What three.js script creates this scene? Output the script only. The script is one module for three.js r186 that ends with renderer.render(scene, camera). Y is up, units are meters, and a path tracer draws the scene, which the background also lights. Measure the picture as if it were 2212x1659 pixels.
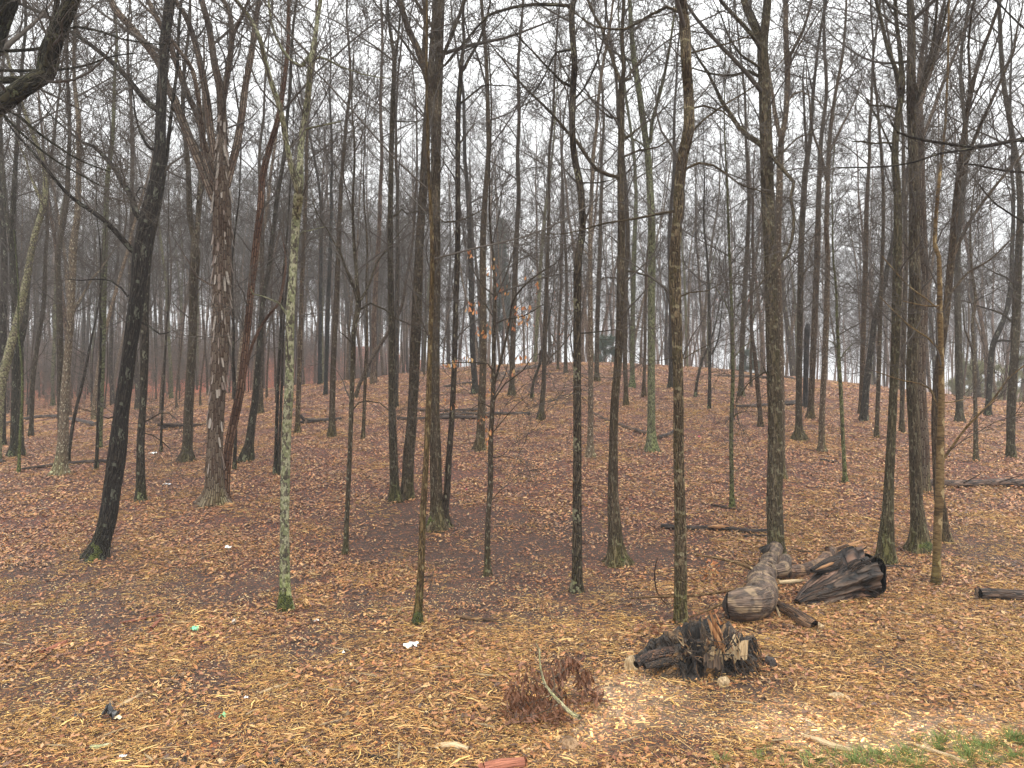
import * as THREE from 'three';
import { mergeGeometries } from 'three/addons/utils/BufferGeometryUtils.js';

// ---------------------------------------------------------------- camera, sky, sun, exposure
// the photograph was measured in pixels of a 2212 x 1659 copy: focal length F, centre CX CY
const F = 1670, CX = 1106, CY = 829.5, EYE = 3.2;
const scene = new THREE.Scene();
const camera = new THREE.PerspectiveCamera((2 * Math.atan(CY / F) * 180) / Math.PI, 4 / 3, 0.1, 3000);
camera.position.set(0, EYE, 0);
camera.lookAt(0, EYE, -10);
const renderer = new THREE.WebGLRenderer({ antialias: true });
renderer.setSize(1024, 768);
renderer.toneMapping = THREE.LinearToneMapping;
renderer.toneMappingExposure = 1.8;
renderer.shadowMap.enabled = true;
const ZENITH = 2.1, FOG = 0.0014;
const sun = new THREE.DirectionalLight(new THREE.Color(1, 0.95, 0.86), 1.4);
sun.position.set(14, 40, 12);
sun.shadow.radius = 40;
sun.castShadow = true;
Object.assign(sun.shadow.camera, { left: -60, right: 60, top: 60, bottom: -60, far: 200 });
scene.add(sun);
scene.fog = new THREE.FogExp2(new THREE.Color(0.9, 0.91, 0.93), FOG);

// ---------------------------------------------------------------- random numbers and noise
function rngOf(seed) { let s = seed | 0; return () => { s = (s + 0x6d2b79f5) | 0; let t = Math.imul(s ^ (s >>> 15), 1 | s); t = (t + Math.imul(t ^ (t >>> 7), 61 | t)) ^ t; return ((t ^ (t >>> 14)) >>> 0) / 4294967296; }; }
let R = rngOf(7);
const rr = (a, b) => a + (b - a) * R();
const clamp = (x, a = 0, b = 1) => Math.min(b, Math.max(a, x));
const lerp = (a, b, t) => a + (b - a) * t;
const smooth = (a, b, x) => { const t = clamp((x - a) / (b - a)); return t * t * (3 - 2 * t); };
const mix3 = (a, b, t) => [lerp(a[0], b[0], t), lerp(a[1], b[1], t), lerp(a[2], b[2], t)];
function hash(x, y, z) { let h = Math.imul(x, 374761393) ^ Math.imul(y, 668265263) ^ Math.imul(z, 1274126177); h = Math.imul(h ^ (h >>> 13), 1103515245); h ^= h >>> 16; h = Math.imul(h, 2246822519); return ((h ^ (h >>> 15)) >>> 0) / 4294967296; }
const md = (a, n) => ((a % n) + n) % n;
// value noise, -1 .. 1; px, py: period (0 = none)
function noise2(x, y, seed = 0, px = 0, py = 0) {
  const ix = Math.floor(x), iy = Math.floor(y); let fx = x - ix, fy = y - iy;
  fx = fx * fx * (3 - 2 * fx); fy = fy * fy * (3 - 2 * fy);
  const x0 = px ? md(ix, px) : ix, x1 = px ? md(ix + 1, px) : ix + 1, y0 = py ? md(iy, py) : iy, y1 = py ? md(iy + 1, py) : iy + 1;
  return lerp(lerp(hash(x0, y0, seed), hash(x1, y0, seed), fx), lerp(hash(x0, y1, seed), hash(x1, y1, seed), fx), fy) * 2 - 1;
}
function fbm2(x, y, seed, oct = 4, px = 0, py = 0) { let s = 0, a = 0.5; for (let i = 0; i < oct; i++) { s += a * noise2(x, y, seed + i, px, py); x *= 2; y *= 2; px *= 2; py *= 2; a *= 0.5; } return s; }
function noise3(x, y, z, seed = 0) { const iz = Math.floor(z); let f = z - iz; f = f * f * (3 - 2 * f); return lerp(noise2(x, y, seed + iz * 57), noise2(x, y, seed + (iz + 1) * 57), f); }
function fbm3(x, y, z, seed, oct = 3) { let s = 0, a = 0.5; for (let i = 0; i < oct; i++) { s += a * noise3(x, y, z, seed + i * 131); x *= 2; y *= 2; z *= 2; a *= 0.5; } return s; }

// ---------------------------------------------------------------- sky: an even overcast, brighter overhead
{
  const W = 256, H = 128, data = new Float32Array(W * H * 4);
  for (let j = 0; j < H; j++) for (let i = 0; i < W; i++) {
    const el = ((j + 0.5) / H - 0.5) * Math.PI, s = Math.max(0, Math.sin(el));
    const az = (i / W) * 2 * Math.PI;
    const cloud = 1 + 0.06 * fbm3(Math.cos(az) * Math.cos(el) * 2.2, Math.sin(el) * 4, Math.sin(az) * Math.cos(el) * 2.2, 5);
    const L = ZENITH * (0.33 + 0.67 * s) * cloud * (el < 0 ? 0.6 : 1), k = (j * W + i) * 4;
    data[k] = L * 0.985; data[k + 1] = L; data[k + 2] = L * 1.01; data[k + 3] = 1;
  }
  const t = new THREE.DataTexture(data, W, H, THREE.RGBAFormat, THREE.FloatType);
  t.mapping = THREE.EquirectangularReflectionMapping; t.magFilter = THREE.LinearFilter; t.needsUpdate = true;
  scene.background = t; scene.environment = t;
}

// ---------------------------------------------------------------- terrain
const softramp = (t) => (t <= 0 ? 0 : t >= 1 ? 1 : t < 0.12 ? (t * t) / 0.24 / 0.88 : t > 0.88 ? 1 - ((1 - t) * (1 - t)) / 0.24 / 0.88 : (t - 0.06) / 0.88);
function terrain(x, z) {
  const d = -z, K = 0.2 + 0.8 * Math.exp(-(((x - 4) / 24) ** 2));
  let h = 4.45 * K * softramp((d - 11.5) / 35);
  const left = smooth(-7, -30, x);
  if (d > 45) h += left * 0.085 * Math.min(d - 45, 110) - (1 - left) * 0.075 * Math.min(d - 45, 45);
  h += 0.16 * fbm2(x * 0.13 + 3, z * 0.13, 11, 3) + 0.045 * fbm2(x * 0.7, z * 0.7, 21, 2);
  return h;
}
const at = (x, y, d) => [((x - CX) * d) / F, EYE + ((CY - y) * d) / F, -d];     // where a point of the photograph lies at a distance
function hit(x, y) {                                                            // distance at which a line of sight meets the ground
  let d = 4;
  for (; d < 200; d += 0.04) { const p = at(x, y, d); if (p[1] <= terrain(p[0], p[2])) break; }
  return d;
}
const ground = (x, y) => { const d = hit(x, y), p = at(x, y, d); return [p[0], terrain(p[0], p[2]), p[2], d]; };

// ---------------------------------------------------------------- names, tags, materials
const used = new Map();
const numbered = (n) => { const k = used.get(n) ?? 0; used.set(n, k + 1); return k ? `${n}_${String(k).padStart(3, '0')}` : n; };
function tag(o, label, category, group, kind) { if (label) o.userData.label = label; if (category) o.userData.category = category; if (group) o.userData.group = group; if (kind) o.userData.kind = kind; return o; }
function part(name, geo, mat, parent, kind) {
  const m = new THREE.Mesh(geo, mat); m.name = parent === scene ? numbered(name) : name; m.castShadow = m.receiveShadow = true;
  if (kind) m.userData.kind = kind;
  parent.add(m); return m;
}
function inst(name, geo, mat, mats, parent, cols) {
  const m = new THREE.InstancedMesh(geo, mat, mats.length); m.name = name; m.castShadow = m.receiveShadow = true; m.userData.kind = 'stuff';
  mats.forEach((x, i) => m.setMatrixAt(i, x));
  if (cols) cols.forEach((c, i) => m.setColorAt(i, c));
  parent.add(m); return m;
}
const thing = (name, p) => { const g = new THREE.Group(); g.name = numbered(name); g.position.set(p[0], p[1], p[2]); scene.add(g); return g; };

const toS = (v) => { v = clamp(v); return 255 * (v <= 0.0031308 ? v * 12.92 : 1.055 * v ** (1 / 2.4) - 0.055); };
function textures(w, h, fn) {          // fn(u, v) -> [r, g, b (linear), height 0..1]
  const c = new Uint8Array(w * h * 4), b = new Uint8Array(w * h * 4);
  for (let j = 0; j < h; j++) for (let i = 0; i < w; i++) {
    const o = fn(i / w, j / h), k = (j * w + i) * 4;
    for (let q = 0; q < 3; q++) { c[k + q] = toS(o[q]); b[k + q] = clamp(o[3]) * 255; }
    c[k + 3] = b[k + 3] = 255;
  }
  const make = (d, s) => { const t = new THREE.DataTexture(d, w, h); t.wrapS = t.wrapT = THREE.RepeatWrapping; t.magFilter = THREE.LinearFilter; if (s) t.colorSpace = THREE.SRGBColorSpace; t.needsUpdate = true; return t; };
  return [make(c, true), make(b, false)];
}
const BU = 0.5, BV = 1.1;              // metres that one bark texture covers, around and along
function barkMat(name, fn, o = {}) {
  const [map, bump] = textures(256, 512, fn);
  for (const t of [map, bump]) t.repeat.set(1 / BU, 1 / BV);
  const m = new THREE.MeshPhysicalMaterial({ map, bumpMap: bump, bumpScale: o.bump ?? 0.02, specularIntensity: o.rough ? 0.6 : 0.25, roughness: o.rough ?? 0.9, vertexColors: true, color: new THREE.Color().setRGB(0.86, 0.79, 0.71) });
  m.name = name; return m;
}
// furrowed: long ridges that wander and break
const furrow = (u, v, nx, ny, seed) => {
  const w = 0.9 * fbm2(u * 5, v * 7, seed + 9, 3, 5, 7), w2 = 0.5 * noise2(u * 9, v * 17, seed + 12, 9, 17);
  const a = noise2(u * nx + w, v * ny + 3 * w, seed, nx, ny) + 0.7 * noise2(u * (nx + 11) + w + w2 + 0.37, v * (ny + 3) + 0.61 + w2, seed + 3, nx + 11, ny + 3), c = noise2(u * 61 + 2 * w2, v * 11, seed + 6, 61, 11);
  return clamp(1.25 * Math.abs(a) + 0.28 * c + 0.04);
};
const spots = (u, v, n, seed, lo, hi) => smooth(lo, hi, fbm2(u * n, v * n * 2, seed, 3, n, n * 2));
const barks = {
  oak: barkMat('dark_oak_bark', (u, v) => { const h = furrow(u, v, 17, 7, 31), g = fbm2(u * 32, v * 64, 77, 3, 32, 64); let c = mix3([0.022, 0.019, 0.017], [0.105, 0.09, 0.074], h * (0.85 + 0.5 * g)); c = mix3(c, [0.26, 0.28, 0.22], 0.75 * spots(u, v, 7, 90, 0.3, 0.4)); return [...c, h + 0.15 * g]; }, { bump: 0.03 }),
  grey: barkMat('grey_furrowed_bark', (u, v) => { const h = furrow(u, v, 16, 5, 41), g = fbm2(u * 32, v * 64, 78, 3, 32, 64); let c = mix3([0.04, 0.033, 0.026], [0.19, 0.165, 0.13], clamp(h * (0.8 + 0.8 * g))); c = mix3(c, [0.3, 0.31, 0.25], 0.6 * spots(u, v, 9, 94, 0.27, 0.4)); c = mix3(c, [0.1, 0.1, 0.045], 0.4 * spots(u, v, 3, 95, 0.1, 0.4)); return [...c, h + 0.15 * g]; }, { bump: 0.028 }),
  shag: barkMat('shaggy_plated_bark', (u, v) => {
    const w = 0.02 * noise2(u * 8, v * 8, 51, 8, 8), col = Math.floor((u + w) * 9), off = hash(md(col, 9), 3, 1), row = Math.floor((v + off) * 5 + 0.6 * hash(md(col, 9), 8, 2)), id = hash(md(col, 9), md(row, 5), 3);
    const fx = (u + w) * 9 - col, fy = (v + off) * 5 + 0.6 * hash(md(col, 9), 8, 2) - row, e = Math.min(fx, 1 - fx) * 3, f = Math.min(fy, 1 - fy) * 8, g = fbm2(u * 48, v * 24, 55, 3, 48, 24);
    const h = clamp(Math.min(e, f, 1)) * (0.45 + 0.5 * id + 0.1 * fy) + 0.2 * g; let c = mix3([0.055, 0.04, 0.032], mix3([0.17, 0.125, 0.1], [0.3, 0.265, 0.225], id), clamp(h * 1.25)); return [...c, h]; }, { bump: 0.035 }),
  lichen: barkMat('lichen_covered_bark', (u, v) => { const h = furrow(u, v, 10, 8, 61), g = fbm2(u * 32, v * 64, 79, 3, 32, 64); let c = mix3([0.05, 0.047, 0.04], [0.15, 0.14, 0.11], clamp(h + 0.4 * g)); const s = spots(u, v, 9, 98, -0.06, 0.14), s2 = spots(u, v, 15, 99, 0.08, 0.24); c = mix3(c, [0.2, 0.225, 0.13], 0.85 * s); c = mix3(c, [0.4, 0.42, 0.3], 0.7 * s2); return [...c, 0.5 * h + 0.2 * g + 0.15 * s]; }, { bump: 0.014 }),
  smooth: barkMat('smooth_grey_bark', (u, v) => { const g = fbm2(u * 24, v * 24, 71, 4, 24, 24), h = 0.5 + 0.35 * noise2(u * 6, v * 24, 72, 6, 24), f = furrow(u, v, 18, 14, 73); let c = mix3([0.05, 0.043, 0.036], [0.16, 0.135, 0.11], clamp(0.25 + 0.5 * f + g)); c = mix3(c, [0.36, 0.37, 0.33], 0.8 * spots(u, v, 10, 74, 0.31, 0.38)); return [...c, 0.5 * h + 0.5 * f + 0.3 * g]; }, { bump: 0.01 }),
  birch: barkMat('yellowish_birch_bark', (u, v) => { const g = fbm2(u * 10, v * 60, 81, 3, 10, 60), band = smooth(0.25, 0.5, noise2(u * 3, v * 46, 82, 3, 46)); let c = mix3([0.15, 0.105, 0.055], [0.27, 0.21, 0.12], clamp(0.5 + g)); c = mix3(c, [0.06, 0.045, 0.03], 0.75 * band); c = mix3(c, [0.5, 0.43, 0.27], 0.8 * spots(u, v, 5, 83, 0.28, 0.36)); return [...c, 0.5 + 0.4 * g - 0.3 * band]; }, { bump: 0.008 }),
  dead: barkMat('weathered_wood', (u, v) => { const w = 0.6 * fbm2(u * 6, v * 5, 84, 3, 6, 5), g = fbm2(u * 48 + w, v * 6, 86, 4, 48, 6), k = smooth(0.02, 0.3, Math.abs(noise2(u * 26 + w * 1.5, v * 3 + w, 87, 26, 3))), k2 = smooth(0.0, 0.35, Math.abs(noise2(u * 47 + w, v * 5 + 0.4, 88, 47, 5))), q = spots(u, v, 4, 89, -0.1, 0.3); const h = clamp((0.35 + 0.9 * g) * k * (0.55 + 0.45 * k2) * 1.5); let c = mix3([0.014, 0.011, 0.01], [0.24, 0.185, 0.15], h); c = mix3(c, [c[0] * 0.55, c[1] * 0.5, c[2] * 0.45], q); return [...c, 0.3 + 0.7 * k * k2 + 0.3 * g]; }, { bump: 0.03, rough: 0.6 }),
  wetlog: barkMat('wet_smooth_log_bark', (u, v) => { const g = fbm2(u * 14, v * 5, 101, 5, 14, 5), f = fbm2(u * 60, v * 14, 104, 3, 60, 14), s = spots(u, v, 5, 102, 0.02, 0.3), cr = smooth(0.1, 0.02, Math.abs(noise2(u * 11 + 0.6 * g, v * 2 + g, 105, 11, 2))), k = spots(u, v, 9, 106, 0.05, 0.25); let c = mix3([0.05, 0.034, 0.026], [0.22, 0.16, 0.125], clamp(0.42 + 1.1 * g + 0.6 * f)); c = mix3(c, [0.42, 0.32, 0.2], 0.5 * s); c = mix3(c, [0.045, 0.036, 0.032], 0.6 * k); c = mix3(c, [0.02, 0.016, 0.014], 0.8 * cr * (0.5 + g)); return [...c, 0.5 + 0.4 * g + 0.5 * f - 0.5 * cr]; }, { bump: 0.02, rough: 0.6 }),
};
const woodMat = (name, a, b) => { const [map, bump] = textures(128, 256, (u, v) => { const g = fbm2(u * 24, v * 4, 111, 4, 24, 4); return [...mix3(a, b, clamp(0.5 + 1.2 * g)), 0.5 + g]; }); for (const t of [map, bump]) t.repeat.set(4, 1.5); const m = new THREE.MeshStandardMaterial({ map, bumpMap: bump, bumpScale: 0.01, roughness: 0.7 }); m.name = name; return m; };
const freshWood = woodMat('fresh_orange_wood', [0.32, 0.13, 0.045], [0.55, 0.3, 0.13]), paleWood = woodMat('pale_torn_wood', [0.38, 0.25, 0.12], [0.62, 0.47, 0.28]), redWood = woodMat('red_brown_wood', [0.2, 0.06, 0.03], [0.36, 0.13, 0.07]);
const duff = (() => { const [map, bump] = textures(256, 256, (u, v) => { const g = fbm2(u * 12, v * 12, 131, 5, 12, 12), f = fbm2(u * 50, v * 50, 132, 3, 50, 50), k = spots(u, v, 9, 133, 0.12, 0.3); let c = mix3([0.012, 0.01, 0.008], [0.1, 0.075, 0.055], clamp(0.35 + 1.1 * g + 0.7 * f)); c = mix3(c, [0.32, 0.2, 0.08], 0.5 * k * clamp(0.5 + 2 * f)); return [...c, 0.5 + 0.6 * g + 0.6 * f]; }); for (const t of [map, bump]) t.repeat.set(1.6, 1.6); const m = new THREE.MeshStandardMaterial({ map, bumpMap: bump, bumpScale: 0.05, roughness: 0.7, vertexColors: true }); m.name = 'rotten_wood'; return m; })();
const plain = (name, r, g, b, rough = 0.8) => { const m = new THREE.MeshStandardMaterial({ color: new THREE.Color().setRGB(r, g, b), roughness: rough }); m.name = name; return m; };
const twigMat = new THREE.MeshPhysicalMaterial({ specularIntensity: 0.2, color: new THREE.Color().setRGB(0.085, 0.072, 0.06), roughness: 0.85, vertexColors: true }); twigMat.name = 'twig_bark';
const leafMat = (name) => { const m = new THREE.MeshPhysicalMaterial({ color: 0xffffff, roughness: 0.62, vertexColors: true, side: THREE.DoubleSide }); m.name = name; return m; };
const mossMat = (() => { const [map, bump] = textures(128, 128, (u, v) => { const g = fbm2(u * 20, v * 20, 121, 4, 20, 20); return [...mix3([0.02, 0.028, 0.006], [0.1, 0.11, 0.018], clamp(0.5 + 1.3 * g)), 0.5 + g]; }); for (const t of [map, bump]) t.repeat.set(2.5, 2.5); const m = new THREE.MeshStandardMaterial({ map, bumpMap: bump, bumpScale: 0.03, roughness: 1 }); m.name = 'moss'; return m; })();

// ---------------------------------------------------------------- vectors and tubes
const add = (a, b, k = 1) => [a[0] + b[0] * k, a[1] + b[1] * k, a[2] + b[2] * k], sub = (a, b) => [a[0] - b[0], a[1] - b[1], a[2] - b[2]];
const dot = (a, b) => a[0] * b[0] + a[1] * b[1] + a[2] * b[2], len = (a) => Math.hypot(a[0], a[1], a[2]);
const nrm = (a) => { const l = len(a) || 1; return [a[0] / l, a[1] / l, a[2] / l]; };
const cross = (a, b) => [a[1] * b[2] - a[2] * b[1], a[2] * b[0] - a[0] * b[2], a[0] * b[1] - a[1] * b[0]];
const rdir = () => { const y = rr(-1, 1), a = rr(0, 6.2832), s = Math.sqrt(1 - y * y); return [s * Math.cos(a), y, s * Math.sin(a)]; };
function catmull(pts, step) {          // points of any length; the first three numbers are the place
  const out = [];
  for (let i = 0; i < pts.length - 1; i++) {
    const p0 = pts[Math.max(0, i - 1)], p1 = pts[i], p2 = pts[i + 1], p3 = pts[Math.min(pts.length - 1, i + 2)], n = Math.max(1, Math.round(len(sub(p2, p1)) / step));
    for (let k = 0; k < n; k++) { const t = k / n, t2 = t * t, t3 = t2 * t; out.push(p1.map((_, c) => 0.5 * (2 * p1[c] + (p2[c] - p0[c]) * t + (2 * p0[c] - 5 * p1[c] + 4 * p2[c] - p3[c]) * t2 + (3 * p1[c] - p0[c] - 3 * p2[c] + p3[c]) * t3))); }
  }
  out.push(pts[pts.length - 1].slice()); return out;
}
class Build {
  constructor() { this.P = []; this.N = []; this.U = []; this.C = []; this.I = []; }
  tube(path, sides, o = {}) {          // path: [x, y, z, r]
    const n = path.length, base = this.P.length / 3; if (n < 2) return this;
    let T = nrm(sub(path[1], path[0])), X = nrm(cross(Math.abs(T[1]) > 0.9 ? [0, 0, 1] : [0, 1, 0], T)), v = o.v0 ?? 0;
    const per = BU * Math.max(1, Math.round((6.2832 * path[0][3]) / BU)), u0 = o.u0 ?? 0;
    for (let i = 0; i < n; i++) {
      const a = path[Math.max(0, i - 1)], b = path[Math.min(n - 1, i + 1)]; T = nrm(sub(b, a)); X = nrm(add(X, T, -dot(X, T))); const Y = cross(T, X);
      if (i) v += len(sub(path[i], path[i - 1]));
      for (let j = 0; j <= sides; j++) {
        const th = (j % sides) / sides * 6.28318, c = Math.cos(th), s = Math.sin(th), nn = [X[0] * c + Y[0] * s, X[1] * c + Y[1] * s, X[2] * c + Y[2] * s];
        const r = path[i][3] * (o.shape ? o.shape(th, v, i / (n - 1)) : 1), p = add(path[i], nn, r);
        this.P.push(p[0], p[1], p[2]); this.N.push(nn[0], nn[1], nn[2]); this.U.push(u0 + (j / sides) * per, v); const k = o.color ? (typeof o.color === 'function' ? o.color(p, th, v) : o.color) : [1, 1, 1]; this.C.push(k[0], k[1], k[2]);
      }
    }
    const w = sides + 1;
    for (let i = 0; i < n - 1; i++) for (let j = 0; j < sides; j++) { const a = base + i * w + j, b = a + 1, c = a + w, d = c + 1; this.I.push(a, b, d, a, d, c); }
    if (o.smooth) (this.rings ??= []).push([base, n, w]);
    return this;
  }
  poly(pts, faces, color = [1, 1, 1]) { // flat-shaded faces
    for (const f of faces) { const q = f.map((i) => pts[i]), nn = nrm(cross(sub(q[1], q[0]), sub(q[2], q[0]))); for (let k = 1; k < q.length - 1; k++) { const b = this.P.length / 3; for (const p of [q[0], q[k], q[k + 1]]) { this.P.push(...p); this.N.push(...nn); this.U.push(p[0] + p[2] * 0.3, p[1]); this.C.push(...color); } this.I.push(b, b + 1, b + 2); } }
    return this;
  }
  geo() {
    const g = new THREE.BufferGeometry();
    g.setAttribute('position', new THREE.Float32BufferAttribute(this.P, 3)); g.setAttribute('normal', new THREE.Float32BufferAttribute(this.N, 3)); g.setAttribute('uv', new THREE.Float32BufferAttribute(this.U, 2)); g.setAttribute('color', new THREE.Float32BufferAttribute(this.C, 3)); g.setIndex(this.I);
    if (this.rings) { g.computeVertexNormals(); const q = g.attributes.normal; for (const [b, n, w] of this.rings) for (let i = 0; i < n; i++) { const s = b + i * w, e = s + w - 1, m = nrm([q.getX(s) + q.getX(e), q.getY(s) + q.getY(e), q.getZ(s) + q.getZ(e)]); q.setXYZ(s, ...m); q.setXYZ(e, ...m); } }
    return g;
  }
}
const M4 = new THREE.Matrix4(), Q = new THREE.Quaternion(), V = (a) => new THREE.Vector3(a[0], a[1], a[2]), UP = new THREE.Vector3(0, 1, 0);
function placed(p, dir, spin, s) { const q = new THREE.Quaternion().setFromUnitVectors(UP, V(nrm(dir))).multiply(Q.setFromAxisAngle(UP, spin)); return new THREE.Matrix4().compose(V(p), q, new THREE.Vector3(s, s, s)); }

// ---------------------------------------------------------------- ground
const PATCH = [[1320, 1520, 0.75], [1250, 1590, 0.4], [1390, 1460, 0.35], [1690, 1570, 0.5], [1850, 1590, 0.7], [2020, 1590, 0.65], [2150, 1560, 0.5], [1960, 1560, 0.5]].map(([x, y, r]) => { const g = ground(x, y); return [g[0], g[2], r]; });
const SOIL = [[1240, 1170, 1.9], [900, 1145, 2.0], [250, 1320, 1.5], [1020, 1290, 1.4], [330, 1290, 1.5], [60, 1330, 1.5], [420, 1480, 0.7], [1510, 1470, 1.2], [1330, 1300, 1.3], [700, 1380, 0.9], [1600, 1480, 0.8], [2150, 1190, 1.6], [1250, 1430, 0.7], [1060, 1210, 1.6], [560, 1270, 1.2], [120, 1230, 1.3], [800, 1300, 1.0], [1450, 1200, 1.2], [1950, 1450, 0.6], [1130, 1330, 0.9], [200, 1460, 0.8], [40, 1490, 0.6], [1450, 1560, 0.5]].map(([x, y, r]) => { const g = ground(x, y); return [g[0], g[2], r]; });
const blob = (list, x, z) => { let m = 0; for (const [a, b, r] of list) { const d = Math.hypot(x - a, (z - b) * 0.8) / r; if (d < 1.6) m = Math.max(m, smooth(1.25, 0.35, d + 0.55 * fbm2(x * 2.3, z * 2.3, 33, 3))); } return m; };
const sandAt = (x, z) => blob(PATCH, x, z), soilAt = (x, z) => blob(SOIL, x, z);
const strawAt = (x, z) => clamp(smooth(15.5, 6.5, -z) * 0.8 + 0.62 * fbm2(x * 0.33 + 9, z * 0.5, 44, 4) + 0.22 * smooth(4, 14, x) * smooth(30, 12, -z));
{
  const zs = [], xs = [];
  for (let d = -14; d < 900;) { zs.push(-d); d += d < 4 ? 1 : d < 28 ? 0.2 : d < 60 ? 0.4 : d * 0.04; }
  for (let i = -130; i <= 130; i++) xs.push(Math.sinh((i / 130) * 4.4) * 15);
  const P = [], U = [], C = [], I = [], w = xs.length;
  for (const z of zs) for (const x of xs) {
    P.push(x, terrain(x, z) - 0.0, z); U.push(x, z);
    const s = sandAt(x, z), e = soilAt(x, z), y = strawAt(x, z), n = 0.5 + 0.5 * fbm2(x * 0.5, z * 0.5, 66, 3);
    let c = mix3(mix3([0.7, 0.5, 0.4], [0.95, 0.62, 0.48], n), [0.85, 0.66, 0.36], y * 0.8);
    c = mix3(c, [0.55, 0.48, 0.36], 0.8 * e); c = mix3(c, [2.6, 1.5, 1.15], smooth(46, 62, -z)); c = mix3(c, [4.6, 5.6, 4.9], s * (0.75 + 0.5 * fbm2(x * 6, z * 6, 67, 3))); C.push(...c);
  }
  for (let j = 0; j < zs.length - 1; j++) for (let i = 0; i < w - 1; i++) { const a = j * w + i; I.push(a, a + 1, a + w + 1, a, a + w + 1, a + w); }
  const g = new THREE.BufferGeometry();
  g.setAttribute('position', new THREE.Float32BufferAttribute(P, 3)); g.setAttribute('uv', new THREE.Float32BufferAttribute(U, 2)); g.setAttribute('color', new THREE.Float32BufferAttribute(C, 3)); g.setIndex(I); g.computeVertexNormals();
  // forest floor: crumbs of bark, straw and leaf in many tones
  const N = 1024, cv = document.createElement('canvas'), bv = document.createElement('canvas'); cv.width = cv.height = bv.width = bv.height = N;
  const c = cv.getContext('2d'), b = bv.getContext('2d'); R = rngOf(99);
  c.fillStyle = 'rgb(64,47,38)'; c.fillRect(0, 0, N, N); b.fillStyle = '#404040'; b.fillRect(0, 0, N, N);
  const tones = [[58, 42, 34], [74, 52, 40], [112, 74, 54], [128, 80, 58], [98, 58, 44], [150, 104, 70], [176, 130, 84], [84, 66, 54], [132, 92, 76], [66, 50, 44]];
  for (let k = 0; k < 15000; k++) {
    const x = R() * N, y = R() * N, L = rr(3, k % 9 ? 18 : 50), W = k % 3 ? rr(1.5, 4) : rr(4, 11), a = R() * 6.28, t = tones[Math.floor(R() * tones.length)], q = rr(0.8, 1.2), l = Math.floor(rr(70, 255));
    for (const dx of [-N, 0, N]) for (const dy of [-N, 0, N]) {
      if (x + dx < -60 || x + dx > N + 60 || y + dy < -60 || y + dy > N + 60) continue;
      for (const [g2, f] of [[c, `rgb(${t.map((v) => Math.round(v * q)).join()})`], [b, `rgb(${l},${l},${l})`]]) { g2.save(); g2.translate(x + dx, y + dy); g2.rotate(a); g2.fillStyle = f; g2.beginPath(); g2.ellipse(0, 0, L / 2, W / 2, 0, 0, 6.3); g2.fill(); g2.restore(); }
    }
  }
  const map = new THREE.CanvasTexture(cv), bump = new THREE.CanvasTexture(bv); map.colorSpace = THREE.SRGBColorSpace;
  for (const t of [map, bump]) { t.wrapS = t.wrapT = THREE.RepeatWrapping; t.repeat.set(1 / 3.1, 1 / 3.1); t.rotation = 0.3; }
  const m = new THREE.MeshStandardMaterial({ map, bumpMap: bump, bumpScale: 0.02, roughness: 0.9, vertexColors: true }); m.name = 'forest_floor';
  tag(part('ground', g, m, scene), 'forest floor of wet leaves and soil rising to a low ridge', null, null, 'structure');
}

// ---------------------------------------------------------------- how a bare tree grows
// a wandering path from p along dir: steps of even length, radius falling from r0 to r1
function wander(p, dir, length, r0, r1, n, wob, lift) {
  const out = [[...p, r0]]; let d = nrm(dir);
  for (let i = 1; i <= n; i++) { const j = rdir(); d = nrm([d[0] + j[0] * wob, d[1] + j[1] * wob + lift, d[2] + j[2] * wob]); p = add(p, d, length / n); out.push([...p, lerp(r0, r1, i / n)]); }
  return out;
}
const tangent = (path, i) => nrm(sub(path[Math.min(path.length - 1, i + 1)], path[Math.max(0, i - 1)]));
// sprays of fine twigs, about a metre long: axis, side shoots, shoots of those
function spray(seed, shoots, subs, thick) {
  R = rngOf(seed); const b = new Build();
  const axis = wander([0, 0, 0], [rr(-0.2, 0.2), 1, rr(-0.2, 0.2)], 1, 0.0068 * thick, 0.0028 * thick, 8, 0.42, 0.05); b.tube(axis, 3);
  for (let k = 0; k < shoots; k++) {
    const i = 1 + Math.floor((k / shoots) * 6), t = tangent(axis, i), a = k * 2.4 + rr(-0.4, 0.4), f = 1 - (i / 8) * 0.55;
    const s = wander(axis[i], add(t, [Math.cos(a) * 0.95, 0.15, Math.sin(a) * 0.95]), rr(0.3, 0.58) * f, 0.0044 * thick, 0.0022 * thick, 4, 0.42, 0.07); b.tube(s, 3);
    for (let q = 0; q < subs; q++) { const j = 1 + (q % 3), u = tangent(s, j), c = rdir(); b.tube(wander(s[j], add(u, c, 0.8), rr(0.1, 0.26) * f, 0.003 * thick, 0.0018 * thick, 2, 0.28, 0.08), 3); }
  }
  return b.geo();
}
const sprays = [1, 2, 3, 4, 5, 6].map((k) => spray(200 + k, 8, 2, 0.95));

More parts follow.
